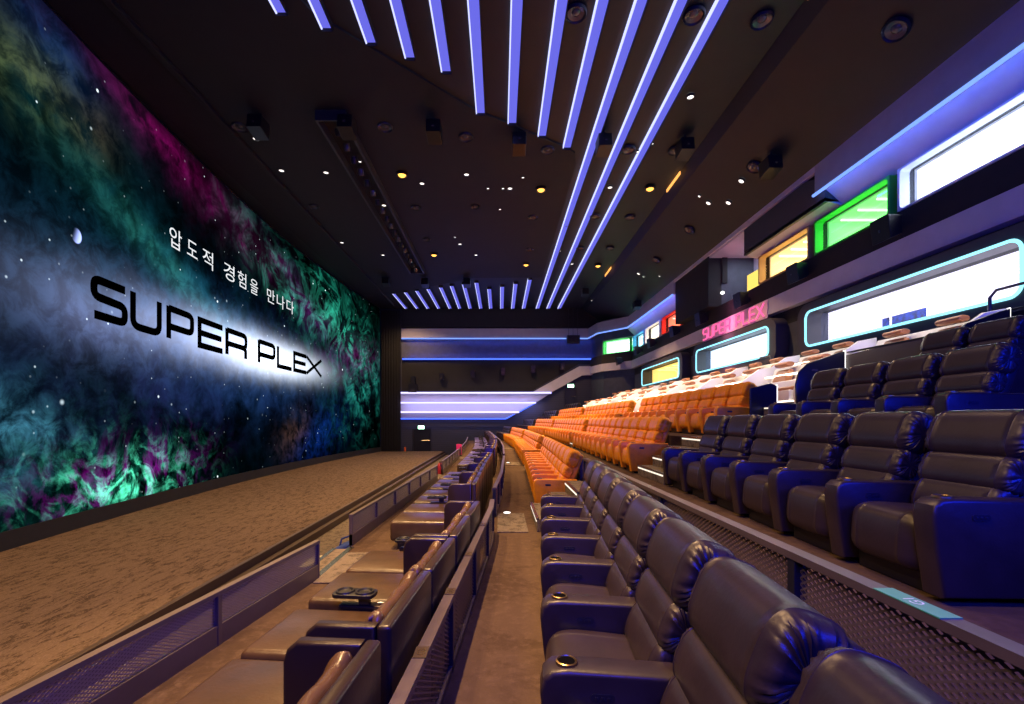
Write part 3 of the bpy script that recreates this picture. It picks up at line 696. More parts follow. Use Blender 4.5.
def rrect(w, h, r, n=6):
    P = []
    for cx, cz, a0 in ((w/2-r, h/2-r, 0), (-w/2+r, h/2-r, PI/2), (-w/2+r, -h/2+r, PI), (w/2-r, -h/2+r, 1.5*PI)):
        for k in range(n+1): P.append((cx+r*math.cos(a0+PI/2*k/n), cz+r*math.sin(a0+PI/2*k/n)))
    return P
def ring(bm, outer, inner, x0, x1):   # flat rounded frame, outlines in (y, z), from x0 to x1
    A = [[bm.verts.new((x, p[0], p[1])) for p in o] for o in (outer, inner) for x in (x0, x1)]
    n = len(outer)
    for i in range(n):
        j = (i+1) % n
        bm.faces.new((A[0][i], A[0][j], A[2][j], A[2][i])); bm.faces.new((A[1][j], A[1][i], A[3][i], A[3][j]))
        bm.faces.new((A[0][j], A[0][i], A[1][i], A[1][j])); bm.faces.new((A[2][i], A[2][j], A[3][j], A[3][i]))
def self_lit_wall(name, c, col):   # room wall; the room's light is put in as its own emission
    m = bpy.data.materials.new(name); t = NT(m); b = t.n('ShaderNodeBsdfPrincipled')
    b.inputs['Base Color'].default_value = (*c, 1); b.inputs['Roughness'].default_value = .6
    b.inputs['Emission Color'].default_value = (*col, 1); b.inputs['Emission Strength'].default_value = .38
    t.out(b.outputs[0]); return m
def room(par, w, h, depth, ribs, ribm, wallm, rib_r=.03):
    """lit room behind a window, local x outwards from the hall"""
    bm = NB()
    for a in ((.26, depth, -w/2-.1, -w/2, -h/2, h/2), (.26, depth, w/2, w/2+.1, -h/2, h/2), (.26, depth, -w/2-.1, w/2+.1, h/2, h/2+.1), (.26, depth, -w/2-.1, w/2+.1, -h/2-.1, -h/2), (depth, depth+.1, -w/2-.1, w/2+.1, -h/2-.1, h/2+.1)): bx(bm, *a)
    obj('room_shell', bm, wallm, par)
    for k in range(ribs):
        yy = -w/2+(k+.5)*w/ribs
        bm = NB(); P = [(depth-.06, yy, -h/2+.03), (depth-.06, yy, h/2-.3), (depth-.14, yy, h/2-.14), (depth-.3, yy, h/2-.06), (.4, yy, h/2-.06)]
        tube(bm, P, rib_r, 6); obj('light_rib', bm, ribm, par)
def lower_window(i, y0, y1, neon, colr, watt, wallcol):
    w, h = y1-y0, LZ1-LZ0
    t = thing(f'window_{i}', '', 'window', (11, (y0+y1)/2, (LZ0+LZ1)/2)); del t['label']; del t['category']; t['kind'] = 'structure'
    bm = NB(); ring(bm, rrect(w+.95, h+.62, .5), rrect(w, h, .22), -.5, .0); obj('window_surround', bm, 'dgrey', t, 40)
    bm = NB(); P = rrect(w+.02, h+.02, .24, 8); tube(bm, [(-.52, p[0], p[1]) for p in P], .036, 8, True); obj('neon_outline', bm, neon, t, 60)
    bm = NB(); bx(bm, .1, .115, -w/2, w/2, -h/2, h/2); obj('window_pane', bm, 'glass', t)
    room(t, w, h, 1.9, 5, emat(f'rib_light_{i}', colr, 2.5), self_lit_wall(f'room_wall_glow_{i}', wallcol, colr), .03)
    light(f'room_light_{i}', 'AREA', (11.95, (y0+y1)/2, LZ1-.04), watt*.5, colr, w*.9, sy=1.2, rot=(0, 0, PI/2))
    return t
wa = lower_window(1, *LOW[0], 'cyan', (.86, .84, 1.0), 200, (.85, .84, .9))
lower_window(2, *LOW[1], 'cyan', (.72, .90, 1.0), 190, (.8, .86, .92))
lower_window(3, *LOW[2], 'cyan', (1.0, .78, .28), 110, (.85, .75, .45))
def upper_window(i, y0, y1, col, watt, wallcol, seg=None, edge=None):
    w, h = y1-y0, UZ1-UZ0; zc = (UZ0+UZ1)/2
    t = thing(f'window_{i}', '', 'window', (11, (y0+y1)/2, zc)); del t['label']; del t['category']; t['kind'] = 'structure'
    rz = 0
    if seg:
        (xa, ya), (xb, yb) = seg; w = math.hypot(xb-xa, yb-ya); t.location = ((xa+xb)/2, (ya+yb)/2, zc); rz = math.atan2(xa-xb, yb-ya); t.rotation_euler = (0, 0, rz)
    bm = NB(); ring(bm, rrect(w, h, .03, 3), rrect(w-.14, h-.1, .1, 3), -.22, .05); obj('window_frame', bm, mat(f'frame_tint_{i}', edge or wallcol, .5), t)
    bm = NB(); bx(bm, .05, .06, -w/2+.07, w/2-.07, -h/2+.05, h/2-.05); obj('window_pane', bm, 'glass', t)
    d = 2.4 if not seg else 1.6
    room(t, w-.14, h-.1, d, max(3, int(w/.62)), emat(f'rib_light_{i}', tuple(min(1, c*1.0+.25) for c in col), 3.0), self_lit_wall(f'room_wall_glow_{i}', wallcol, col), .035)
    c = Vector((d*.5, 0, h/2-.12)); c.rotate(Matrix.Rotation(rz, 3, 'Z'))
    light(f'room_light_{i}', 'AREA', tuple(Vector(t.location)+c), watt*.5, col, w*.8, sy=d*.7, rot=(0, 0, PI/2+rz))
    return t
upper_window(4, *UP[0], (.75, .85, 1.0), 190, (.82, .86, .92))
upper_window(5, *UP[1], (.30, 1.0, .30), 120, (.45, .85, .42), edge=(.05, .6, .05))
upper_window(6, *UP[2], (1.0, .78, .38), 120, (.88, .75, .48), edge=(.5, .3, .1))
upper_window(7, *UP[3], (1.0, .32, .18), 130, (.9, .45, .35), edge=(.7, .05, .02))
upper_window(8, *UP[4], (1.0, .92, .75), 110, (.85, .82, .75))
upper_window(9, *UP[5], (.55, .90, 1.0), 110, (.65, .85, .9), edge=(.1, .45, .6))
w10 = upper_window(10, 0, 1, (.55, 1.0, .65), 150, (.7, .95, .75), seg=((10.85, 37.45), (9.05, 39.45)), edge=(.03, .6, .08))
bm = NB(); lathe(bm, [(0, .03), (.3, .02), (.3, -.02), (0, -.03)], 24, Matrix.Translation((1.3, -.65, -.1)) @ Matrix.Rotation(PI/2, 4, 'Y')); obj('wall_disc', bm, mat('green_disc', (.02, .5, .05), .5), w10)
# washes on the soffits and ledge from the windows and neon
light('neon_wash_near', 'AREA', (10.1, 6.5, 8.78), 60, (.03, .12, 1), .1, sy=16, rot=(0, math.radians(-95), 0))
light('neon_wash_far', 'AREA', (10.1, 31.5, 8.85), 40, (.03, .12, 1), .1, sy=9, rot=(0, math.radians(-95), 0))
for z_, a_ in ((8.85, -.5), (7.45, .5)): light('panel_wash', 'AREA', (0, YF-.55, z_), 60, (.04, .10, 1), 17, sy=.08, rot=(PI/2+a_, 0, 0))
# picture in the first room
bm = NB(); bx(bm, 12.83, 12.9, 13.75, 14.9, 4.52, 5.05, .005); bx(bm, 12.83, 12.9, 14.94, 15.28, 4.52, 5.05, .005)
obj('wall_picture', bm, 'bluepic', None, tags=('wide blue picture on the wall of the room behind the large violet window', 'picture'))
# pink neon words on the ledge band
t = thing('neon_sign', 'pink neon sign reading SUPER PLEX on the pale ledge above the middle window', 'neon sign', (10.68, 23.9, 5.78))
bm = NB(); bx(bm, 0.0, .03, -5.72, .1, -.04, .70, .01); obj('glow_board', bm, mat('pink_glow_board', (.80, .55, .66), .5), t)  # board tinted pink to stand for the neon halo on the ledge
pos = 0.0; cell = .60
lens_ = {'S': .5, 'U': .5, 'P': .5, 'E': .45, 'R': .5, 'L': .42, 'X': .55, ' ': .3}
for ch in 'SUPER PLEX':
    wch = lens_[ch]
    if ch != ' ':
        bm = NB(); h = .53
        for path, r in GLYPH[ch]:
            tube(bm, [(-.04, -(pos+.08+q.x*wch), .07+max(0, min(1, q.y))*h) for q in clean(path, r)], .034, 6)
        obj('letter', bm, 'pinkneon', t)
    pos += wch+.19
sc_ = 5.6/pos
for c in kids(t):
    if c.name.startswith('letter'): c.scale = (1, sc_, 1)
light('neon_sign_glow', 'AREA', (10.2, 21.1, 6.1), 40, (1, .25, .55), 6, sy=.4, rot=(0, -PI/2, 0))
# band speakers
for (px, py, lab) in ((893,229,'black speaker on the black band under the green lit window'),(802,273,'black speaker on the black band under the amber lit window'),(745,300,'black speaker on the black band under the booth'),(704,319,'black speaker on the black band under the dark pillar'),(677,331,'black speaker on the black band under the red lit window'),(653.5,343,'black speaker on the black band under the cream lit window'),(639.5,350.5,'black speaker on the black band under the pale blue lit window'),(621,361,'black speaker on the black band under the far green lit window')):
    d = F*10.62/(px-CX) if px > 625 else 37.6; p = at(px, py, d)
    t = thing('band_speaker', lab, 'speaker', (p.x, p.y, p.z-.3), 0, 'speakers along the black band')
    bm = NB(); prism(bm, [(-.32, -.05), (.0, .08), (.0, .56), (-.4, .58)], 'y', -.3, .3, .02); obj('cabinet', bm, 'black', t)
    bm = NB(); bx(bm, .0, .2, -.06, .06, .2, .4); obj('bracket', bm, 'dmetal', t)
    bm = NB(); bx(bm, -.385, -.36, -.03, .03, .2, .26, .005); obj('badge', bm, 'chrome', t)

# ------------------------------------------------------------------ recliners
PITCH = .74
def make_recliner(kind, lm, last=False, near_panel=False):
    t = thing('recliner', 'x', 'recliner')
    tl = math.radians(20)
    bm = NB(); bx(bm, .14, .78, -.30, .30, .0, .16, .01); obj('base', bm, 'black', t)
    bm = NB(); pad(bm, .575, .62, .38, n=4.5, welt=.008, M_=Matrix.Translation((.335, 0, .285)) @ Matrix.Rotation(math.radians(4), 4, 'Y'), nr=32); obj('seat', bm, lm, t, 50)
    def B(s, off): # point along the leaning back: s up the back, off = out of its face towards the sitter
        return Matrix.Translation((.545+s*math.sin(tl)-off*math.cos(tl), 0, .44+s*math.cos(tl)+off*math.sin(tl))) @ Matrix.Rotation(tl, 4, 'Y')
    bm = NB(); bx(bm, -.06, .06, -.295, .295, -.42, .34, .03, 3, M_=B(.33, -.10)); bk = obj('backrest', bm, lm, t, 40)
    bm = NB(); pad(bm, .58, .18, .26, n=3, wr=.05, welt=.03, M_=B(.09, 0)); obj('lumbar_cushion', bm, lm, t, 50)
    bm = NB(); pad(bm, .615, .20, .245, n=3, wr=.05, k=20, nr=60, welt=.03, M_=B(.285, .0)); obj('back_cushion', bm, lm, t, 50)
    bm = NB(); pad(bm, .655, .25, .335, n=3, wr=.06, k=24, nr=72, nt=12, welt=.025, M_=B(.54, -.005)); obj('headrest', bm, lm, t, 60)
    def arm(y):
        bm = NB(); prism(bm, [(.06,.04),(.02,.30),(.0,.50),(.012,.565),(.05,.598),(.12,.605),(.78,.59),(.80,.30),(.74,.04)], 'y', y-.075, y+.075, .022, 3)
        a = obj('armrest', bm, lm, t, 35)
        bm = NB(); lathe(bm, [(.034,-.03),(.036,.004),(.041,.010),(.047,.007),(.049,-.003)], 20, Matrix.Translation((.115, y, .606))); lathe(bm, [(0, .0035), (.037, .0035)], 20, Matrix.Translation((.115, y, .606)))
        obj('cup_holder', bm, 'brass', a, 40)
        bm = NB(); lathe(bm, [(0, .0), (.036, .001)], 20, Matrix.Translation((.115, y, .611))); obj('cup_shade_disc', bm, 'hole', a)  # flat black disc paints the shade inside the cup well
        bm = NB(); P = rrect(.10, .036, .016, 4); prism(bm, [(.26+p[0], .50+p[1]) for p in P], 'y', y-.079, y-.07)
        for k in (-1, 0, 1): bx(bm, .26+k*.026-.007, .26+k*.026+.007, y-.082, y-.078, .493, .507, .002)
        obj('control_panel', bm, 'dmetal', a)
    arm(-PITCH/2)
    if last: arm(PITCH/2)
    freeze(t); return t
protos = {}
def recliner(kind, last, loc, rz, label, group):
    key = (kind, last)
    if key not in protos:
        t = make_recliner(kind, {'black': 'leather', 'orange': 'orange', 'blue': 'leather'}[kind], last)
        t.location = loc; t.rotation_euler = (0, 0, rz); tag(t, label, 'recliner', group); protos[key] = t; return t
    return dup(protos[key], loc, rz, label, group)
def block(kind, y0, n, xfun, z, rowname, group, pitch=PITCH):
    for i in range(n):
        y = y0+(i+.5)*pitch
        x = xfun(y); s = (xfun(y+.2)-xfun(y-.2))/.4
        o_ = ORD[i+1]; c = {'black': 'black leather recliner', 'orange': 'orange leather recliner', 'blue': 'dark leather recliner'}[kind]
        recliner(kind, i == n-1, (x, y, z), -math.atan(s), f'{c}, {o_} from the camera end of {rowname}', group)
fa_near = lambda y: .176+.0895*(y-2.0)
block('black', .52, 8, fa_near, 0, 'the black front row', 'black front row recliners', .737)
XA = [(8.2,.60),(15,.78),(26,.74),(35,.24),(42,-.42)]
block('orange', 8.2, 9, f(XA), 0, 'the first orange front row block', 'first orange front row block'); block('orange', 16.6, 12, f(XA), 0, 'the second orange front row block', 'second orange front row block')
block('orange', 26.7, 11, f(XA), 0, 'the third orange front row block', 'third orange front row block'); block('blue', 35.9, 7, f(XA), 0, 'the far dark front row block', 'far dark front row block')
fb = lambda y: 2.45+.03*(y-2.93)
block('black', 2.62, 6, fb, FLOOR_B, 'the black second row', 'black second row recliners', .77)
XB = [(9,2.52),(12,2.60),(17,2.70),(26,2.62),(35,2.12),(42,1.45)]
block('orange', 9.0, 11, f(XB), FLOOR_B, 'the first orange second row block', 'first orange second row block'); block('orange', 17.9, 12, f(XB), FLOOR_B, 'the second orange second row block', 'second orange second row block')
block('orange', 27.4, 10, f(XB), FLOOR_B, 'the third orange second row block', 'third orange second row block'); block('blue', 35.9, 7, f(XB), FLOOR_B, 'the far dark second row block', 'far dark second row block')
block('black', 4.5, 4, lambda y: 4.36+.03*(y-5), FLOOR_C, 'the black third row', 'black third row recliners', .745)
XC = [(9,4.34),(16,4.50),(26,4.42),(35,3.92),(42,3.25)]
block('orange', 9.2, 10, f(XC), FLOOR_C, 'the first orange third row block', 'first orange third row block'); block('orange', 17.9, 12, f(XC), FLOOR_C, 'the second orange third row block', 'second orange third row block')
block('orange', 27.6, 10, f(XC), FLOOR_C, 'the third orange third row block', 'third orange third row block'); block('blue', 35.9, 7, f(XC), FLOOR_C, 'the far dark third row block', 'far dark third row block')
block('black', 5.95, 2, lambda y: 6.2, FLOOR_DD, 'the black top row', 'black top row recliners', .745)
block('blue', 36.7, 6, lambda y: interp(XC, y)+1.9, FLOOR_DD, 'the far dark fourth row block', 'far dark fourth row block')

# ------------------------------------------------------------------ pods (white cabins of two tan seats)
def make_pod():
    t = thing('cabin_seat', 'x', 'cabin seat'); W = 2.95
    bm = NB(); bx(bm, .1, 1.25, .03, W-.03, 0, .12, .01); obj('plinth', bm, 'dgrey', t)
    bm = NB(); bx(bm, .12, .15, .06, W-.06, .125, .15); obj('plinth_light', bm, 'warmled', t)
    prof = [(.02,.02),(-.02,.30),(.02,.48),(.18,.62),(.48,.86),(.85,1.12),(1.28,1.20),(1.30,.02)]
    bm = NB(); prism(bm, prof, 'y', 0, .09, .02, 2); obj('partition', bm, 'white', t, 40)
    bm = NB(); prism(bm, [(.95,.25),(1.22,1.10),(1.32,1.10),(1.32,.1),(.95,.1)], 'y', .10, W-.04, .02); obj('back_shell', bm, 'white', t, 40)
    for y in (.80, 2.12):
        bm = NB(); pad(bm, .68, .74, .26, n=4, M_=Matrix.Translation((.52, y, .36))); obj('seat', bm, 'tan', t, 50)
        bm = NB(); bx(bm, -.14, .70, -.36, .36, -.14, .14, .05, 2, M_=Matrix.Translation((.26, y, .26))); obj('seat_shell', bm, 'white', t, 40)
        bm = NB(); pad(bm, .60, .16, .62, n=3.5, M_=Matrix.Translation((.95, y, .72)) @ Matrix.Rotation(math.radians(22), 4, 'Y')); obj('backrest', bm, 'tan', t, 50)
        bm = NB(); pad(bm, .52, .24, .13, n=2.2, p=2.6, M_=Matrix.Translation((1.02, y, 1.14))); obj('headrest', bm, 'tan', t, 60)
    bm = NB(); prism(bm, [(.2,.1),(.15,.5),(.3,.62),(.95,.72),(1.0,.1)], 'y', 1.32, 1.60, .03); obj('console', bm, 'white', t, 40)
    bm = NB(); bx(bm, .92, .98, .14, W-.10, .84, .885, .01); obj('shelf_light', bm, 'warmled', t)
    freeze(t); return t
pod = None
def pods(y0, n, xf, z, row):
    global pod
    for i in range(n):
        y = y0+i*2.98; s = (xf(y+1.6)-xf(y+1.4))/.2
        lab = f'white two-seat cabin with tan seats, {ORD[i+1]} from the camera end of {row}'
        if pod is None:
            pod = make_pod(); pod.location = (xf(y), y, z); pod.rotation_euler = (0, 0, -math.atan(s)); tag(pod, lab, 'cabin seat', 'cabins in '+row)
        else: dup(pod, (xf(y), y, z), -math.atan(s), lab, 'cabins in '+row)
pods(9.62, 9, lambda y: 6.25+.0+(interp(XC, y)-4.35), FLOOR_DD, 'the lower cabin row')
pods(8.3, 9, lambda y: 8.0+(interp(XC, y)-4.35), FLOOR_E, 'the upper cabin row')
# dark end partitions and low wall by the cabins
def end_partition(loc, rzv, label):
    t = thing('end_partition', label, 'partition', loc, rzv, 'dark cabin end partitions')
    bm = NB(); prism(bm, [(-.1,.0),(-.12,.45),(-.06,.72),(.12,.90),(.75,1.12),(.90,1.16),(.90,0)], 'y', -.07, -.005, .015, 2); obj('panel', bm, mat('partition_black', (.015, .016, .02), .3), t, 40)
    bm = NB(); bx(bm, .90, .925, -.05, .0, 0, 1.18, .005); obj('lit_edge', bm, 'whiteled', t)
    bm = NB(); bx(bm, .2, .32, -.076, -.068, .74, .78); obj('name_plate', bm, 'chrome', t)
end_partition((6.3, 9.56, FLOOR_DD), 0, 'dark curved partition with a lit edge at the near end of the lower cabins')
end_partition((8.25, 8.22, FLOOR_E), 0, 'dark curved partition at the near end of the upper cabins')
t = thing('end_partition', 'dark partition with a lit edge at the near end of the orange third row', 'partition', (5.0, 8.95, FLOOR_C), 0, 'dark cabin end partitions')
bm = NB(); prism(bm, [(-.1,.0),(-.1,.95),(.3,1.05),(.42,1.0),(.42,0)], 'y', -.05, 0, .01); obj('panel', bm, 'black', t)
bm = NB(); bx(bm, .42, .445, -.03, .01, 0, 1.02); obj('lit_edge', bm, 'whiteled', t)
t = thing('low_wall', 'brown-grey low wall behind the black top row below the large violet window', 'low wall', (7.24, 6.2, FLOOR_DD))
bm = NB(); prism(bm, [(-1.0, 0), (-1.0, 1.12), (2.4, 1.12), (3.34, 1.08), (3.34, 0)], 'x', 0, .08, .01); obj('panel', bm, mat('low_wall_brown', (.075, .058, .05), .6), t)
bm = NB(); bx(bm, -.01, .09, -1.0, 3.3, 1.12, 1.145, .005); obj('cap', bm, 'dmetal', t)
# tube rails in front of the windows
def handrail(loc, L, label, h=.9):
    t = thing('hand_rail', label, 'handrail', loc, 0, 'grey tube handrails before the windows')
    bm = NB(); tube(bm, fillet3([(0, 0, 0), (0, 0, h-.12), (0, .12, h), (0, L-.12, h), (0, L, h-.12), (0, L, 0)]), .03, 8); obj('tube_frame', bm, mat('rail_grey', (.12, .12, .13), .4, .4), t, 60)
    bm = NB(); tube(bm, [(0, 0.01, h*.5), (0, L-.01, h*.5)], .02, 8); obj('mid_bar', bm, 'dmetal', t, 60)
def fillet3(P): return P
handrail((9.9, 6.9, 3.35), 2.3, 'grey tube handrail at the near corner of the large violet window')
handrail((9.6, 16.1, 3.35), .8, 'short grey tube handrail between the violet window and the pale blue window', .6)
bm = NB(); bx(bm, 9.4, 11, YN, 36, 2.45, 3.35); struct('floor_window_ledge', bm, 'dgrey')

# ------------------------------------------------------------------ stairs in the cross aisles
def stair(name, x0, z0, steps, rise, tread, y0, y1, label):
    t = thing('stair_flight', label, 'stairs', (x0, y0, z0), 0, 'short carpeted stair flights')
    for k in range(steps):
        bm = NB(); bx(bm, k*tread, steps*tread+.1, 0, y1-y0, k*rise+.002, (k+1)*rise, .008); s = obj('step', bm, 'tile', t)
        bm = NB(); bx(bm, k*tread-.012, k*tread+.03, .0, y1-y0, (k+1)*rise-.02, (k+1)*rise+.006); obj('nosing', bm, 'chrome', s)
        bm = NB(); bx(bm, k*tread-.010, k*tread-.002, .04, y1-y0-.04, (k+1)*rise-.055, (k+1)*rise-.03); obj('nosing_light', bm, 'nosing', s)
stair('s', .55, 0, 3, .195, .30, 6.75, 8.05, 'short carpeted stairs between the black and orange front rows')
stair('s', 2.65, FLOOR_B, 4, .185, .28, 7.35, 8.75, 'lit stairs between the black and orange second rows')
stair('s', 4.55, FLOOR_C, 3, .2, .3, 7.75, 8.9, 'lit stairs between the black and orange third rows')
stair('s', 2.75, FLOOR_B, 4, .185, .28, 17.2, 17.85, 'lit stairs in the first gap of the orange second row')
t = thing('stair_flight', 'white-edged steps beside the lounge floor going down to the stage corridor', 'stairs', (-2.2, 5.45, -1.55))
for k in range(4):
    bm = NB(); bx(bm, -.28*(4-k), 0, 0, 1.3, 0 if k == 0 else .33*k-.001, .33*(k+1)-.02, .006); s = obj('step', bm, 'tile', t)
    bm = NB(); bx(bm, -.28*(4-k)-.01, -.28*(4-k)+.05, 0, 1.3, .33*(k+1)-.02, .33*(k+1)-.012); obj('nosing', bm, 'chrome', s)
bm = NB(); bx(bm, -2.24, -2.16, 5.5, 6.75, FLOOR_L, FLOOR_L+.012); struct('trim_step_edge', bm, 'chrome')
for i, (px, py, z, w) in enumerate(((507,512.5,0,'on the landing of the front aisle'),(379,562,FLOOR_L,'on the landing of the lounge row'),(508,462.5,0,'on the second landing of the front aisle'))):
    p = on_z(px, py, z+.02); bm = NB(); lathe(bm, [(.06, -.005), (.06, .004), (.045, .007), (0, .007)], 16, Matrix.Translation(p)); obj('floor_light', bm, 'whiteled', None, 60, tags=('round white step light set in the carpet '+w, 'floor light', 'floor step lights'))

# ------------------------------------------------------------------ railings
def railing(name, tab, y0, y1, z, h, m, posts, label, cat, group, panel='mesh', plates=(), bw=.032, solid=0.0, rounded=False, xo=0.0):
    xf = lambda y: interp(tab, y)+xo
    t = thing(name, label, cat, (xf(y0), y0, z), 0, group)
    n = max(2, int((y1-y0)/.6)); ys = [y0+(y1-y0)*i/n for i in range(n+1)]
    def run(bm, z0, z1, w):
        rows = [[bm.verts.new(v) for v in ((xf(y)-w, y, z0), (xf(y)-w, y, z1), (xf(y)+w, y, z1), (xf(y)+w, y, z0))] for y in ys]
        for p, q in zip(rows, rows[1:]):
            for k in range(4): bm.faces.new((p[k], p[(k+1) % 4], q[(k+1) % 4], q[k]))
        bm.faces.new(rows[0]); bm.faces.new(rows[-1][::-1])
    bm = NB(); run(bm, z+h-.035, z+h, bw); obj('top_rail', bm, m, t, world=True)
    bm = NB(); run(bm, z, z+.05+solid, bw*.8); obj('bottom_rail', bm, m, t, world=True)
    bm = NB(); run(bm, z+.05+solid, z+h-.035, .004); obj('mesh_panel', bm, panel, t, world=True)
    for i in range(posts):
        y = y0+(y1-y0)*i/(posts-1); bm = NB(); e = .03 if 0 < i < posts-1 else 0
        bx(bm, xf(y)-bw*.9, xf(y)+bw*.9, max(y0, y-.028), min(y1, y+.028), z, z+h-.03, .004); obj('post', bm, 'dmetal' if panel == 'mesh' else m, t, world=True)
    for y, s, gm in plates:
        bm = NB(); L = .13 if gm == 'green' else .055
        bx(bm, xf(y)-bw*1.02, xf(y)+bw*1.02, y-L, y+L, z+h, z+h+.004); pl = obj('row_plate', bm, gm, t, world=True)
        tb = text_bm(s, .055); xs = [v.co.x for v in tb.verts]; cx_ = (min(xs)+max(xs))/2
        for v in tb.verts: v.co = (-(v.co.y-.02)+xf(y), (v.co.x-cx_)+y, z+h+.0055)
        bmesh.ops.transform(tb, matrix=XF[t.name].inverted(), verts=tb.verts[:])
        obj('plate_text', tb, 'white' if gm == 'green' else 'brass', pl)
    return t
brown = mat('plate_brown', (.05, .028, .012), .5); M['brownplate'] = brown
railing('mesh_railing', RAIL, .6, 6.62, 0, .51, 'metal', 6, 'low mesh railing between the lounger backs and the near front aisle', 'railing', 'aisle railings', plates=((2.25,'G5','brownplate'),(3.05,'G6','brownplate'),(3.9,'G7','brownplate'),(5.0,'G8','brownplate')))
railing('mesh_railing', RAIL, 7.75, 14.7, 0, .51, 'metal', 8, 'low mesh railing along the front aisle beside the first orange block', 'railing', 'aisle railings')
railing('mesh_railing', RAIL, 15.6, 24.6, 0, .51, 'metal', 9, 'low mesh railing along the aisle beside the second orange block', 'railing', 'aisle railings')
railing('mesh_railing', RAIL, 25.6, 38, 0, .51, 'metal', 10, 'low mesh railing at the far end of the front aisle', 'railing', 'aisle railings')
railing('mesh_divider', EB, .4, 7.6, FLOOR_B-.12, .535, 'metal', 5, 'long mesh divider behind the black front row with a green plate', 'railing', 'row dividers', plates=((1.58,'G1','green'),), bw=.036, xo=-.02)
railing('mesh_divider', EB, 8.3, 15.2, FLOOR_B-.12, .49, 'metal', 7, 'mesh divider behind the first orange front row block', 'railing', 'row dividers', bw=.03, xo=-.02)
railing('mesh_divider', EB, 16.6, 25.5, FLOOR_B-.12, .49, 'metal', 9, 'mesh divider behind the second orange front row block', 'railing', 'row dividers', bw=.03, xo=-.02)
railing('panel_railing', FRAIL, .6, 5.44, FLOOR_L, .455, 'metal', 4, 'grey panel railing with rounded end between the near loungers and stage', 'railing', 'stage side railings', panel='railpanel', solid=.12, bw=.03)
railing('panel_railing', FRAIL, 6.83, 14.3, FLOOR_L, .47, 'metal', 7, 'grey panel railing along the stage after the white-edged steps', 'railing', 'stage side railings', panel='railpanel', solid=.12, bw=.03)
railing('panel_railing', FRAIL, 15.7, 22.6, FLOOR_L, .47, 'metal', 7, 'grey panel railing by the stage, third from the camera', 'railing', 'stage side railings', panel='railpanel', solid=.12, bw=.03)
railing('panel_railing', FRAIL, 23.8, 38, FLOOR_L, .47, 'metal', 10, 'grey panel railing by the stage at the far end', 'railing', 'stage side railings', panel='railpanel', solid=.12, bw=.03)

# ------------------------------------------------------------------ loungers
def make_lounger(W):
    """two-seat daybed, local front -x, near end at y=0, back outer face at x=0, floor z=0"""
    t = thing('double_lounger', 'x', 'lounger'); w = (W-.04)/2
    bm = NB(); bx(bm, -1.16, -.08, .08, W-.08, .0, .12, .01); obj('base', bm, 'black', t)
    for k in (0, 1):
        bm = NB(); bx(bm, -1.26, -.08, k*(w-.02)+.02, k*(w-.02)+w-.05, .12, .42, .05, 3); obj('chaise_cushion', bm, 'gold', t, 40)
        bm = NB(); bx(bm, -.07, 0, k*(w+.02)+.005, k*(w+.02)+w+.012, .06, .97, .02, 3); obj('backrest', bm, 'lounge', t, 40)
    for y in (0, W-.065):
        bm = NB(); prism(bm, [(-.41,.08),(-.41,.88),(-.395,.93),(-.35,.968),(-.072,.968),(-.072,.08)], 'y', y, y+.065, .018, 3); obj('armrest', bm, 'lounge', t, 40)
    bm = NB(); bx(bm, -.92, -.54, W-.10, W-.005, .12, .44, .015); c = obj('console', bm, 'lounge', t)
    bm = NB(); P = rrect(.34, .16, .05, 4); prism(bm, [(-.80+p[0], W-.05+p[1]) for p in P], 'z', .50, .53, .006)
    lathe(bm, [(.05, 0), (.06, .012), (.07, .012), (.075, 0)], 18, Matrix.Translation((-.88, W-.05, .53))); lathe(bm, [(.05, 0), (.06, .012), (.07, .012), (.075, 0)], 18, Matrix.Translation((-.72, W-.05, .53)))
    bx(bm, -.76, -.68, W-.08, W-.02, .44, .50)
    obj('cup_tray', bm, 'black', c, 40)
    bm = NB(); bx(bm, -.62, -.55, W-.07, W-.02, .44, .46, .008); obj('control_panel', bm, 'chrome', c)
    freeze(t); return t
M['lounge'] = mat('lounger_leather', (.032, .018, .010), .31, bump=.1, bscale=30)
lp = {}; pill = []
LB = [(-1,-.83),(0,-.655),(3,-.405),(5,-.205),(6.5,-.345),(8.05,-.32),(9.7,-.30),(13.1,-.20),(15,-.16),(20,-.12),(26,-.2),(35,-.68),(40,-1.0)]
lx = lambda y: interp(LB, y)
mods = [(.36,1.6),(2.02,1.57),(3.63,1.57),(6.56,1.55),(8.15,1.6),(9.8,1.6),(11.45,1.6)]+[(15.0+1.66*k,1.6) for k in range(4)]+[(23.2+1.66*k,1.6) for k in range(4)]+[(30.6+1.66*k,1.6) for k in range(5)]
pm = None
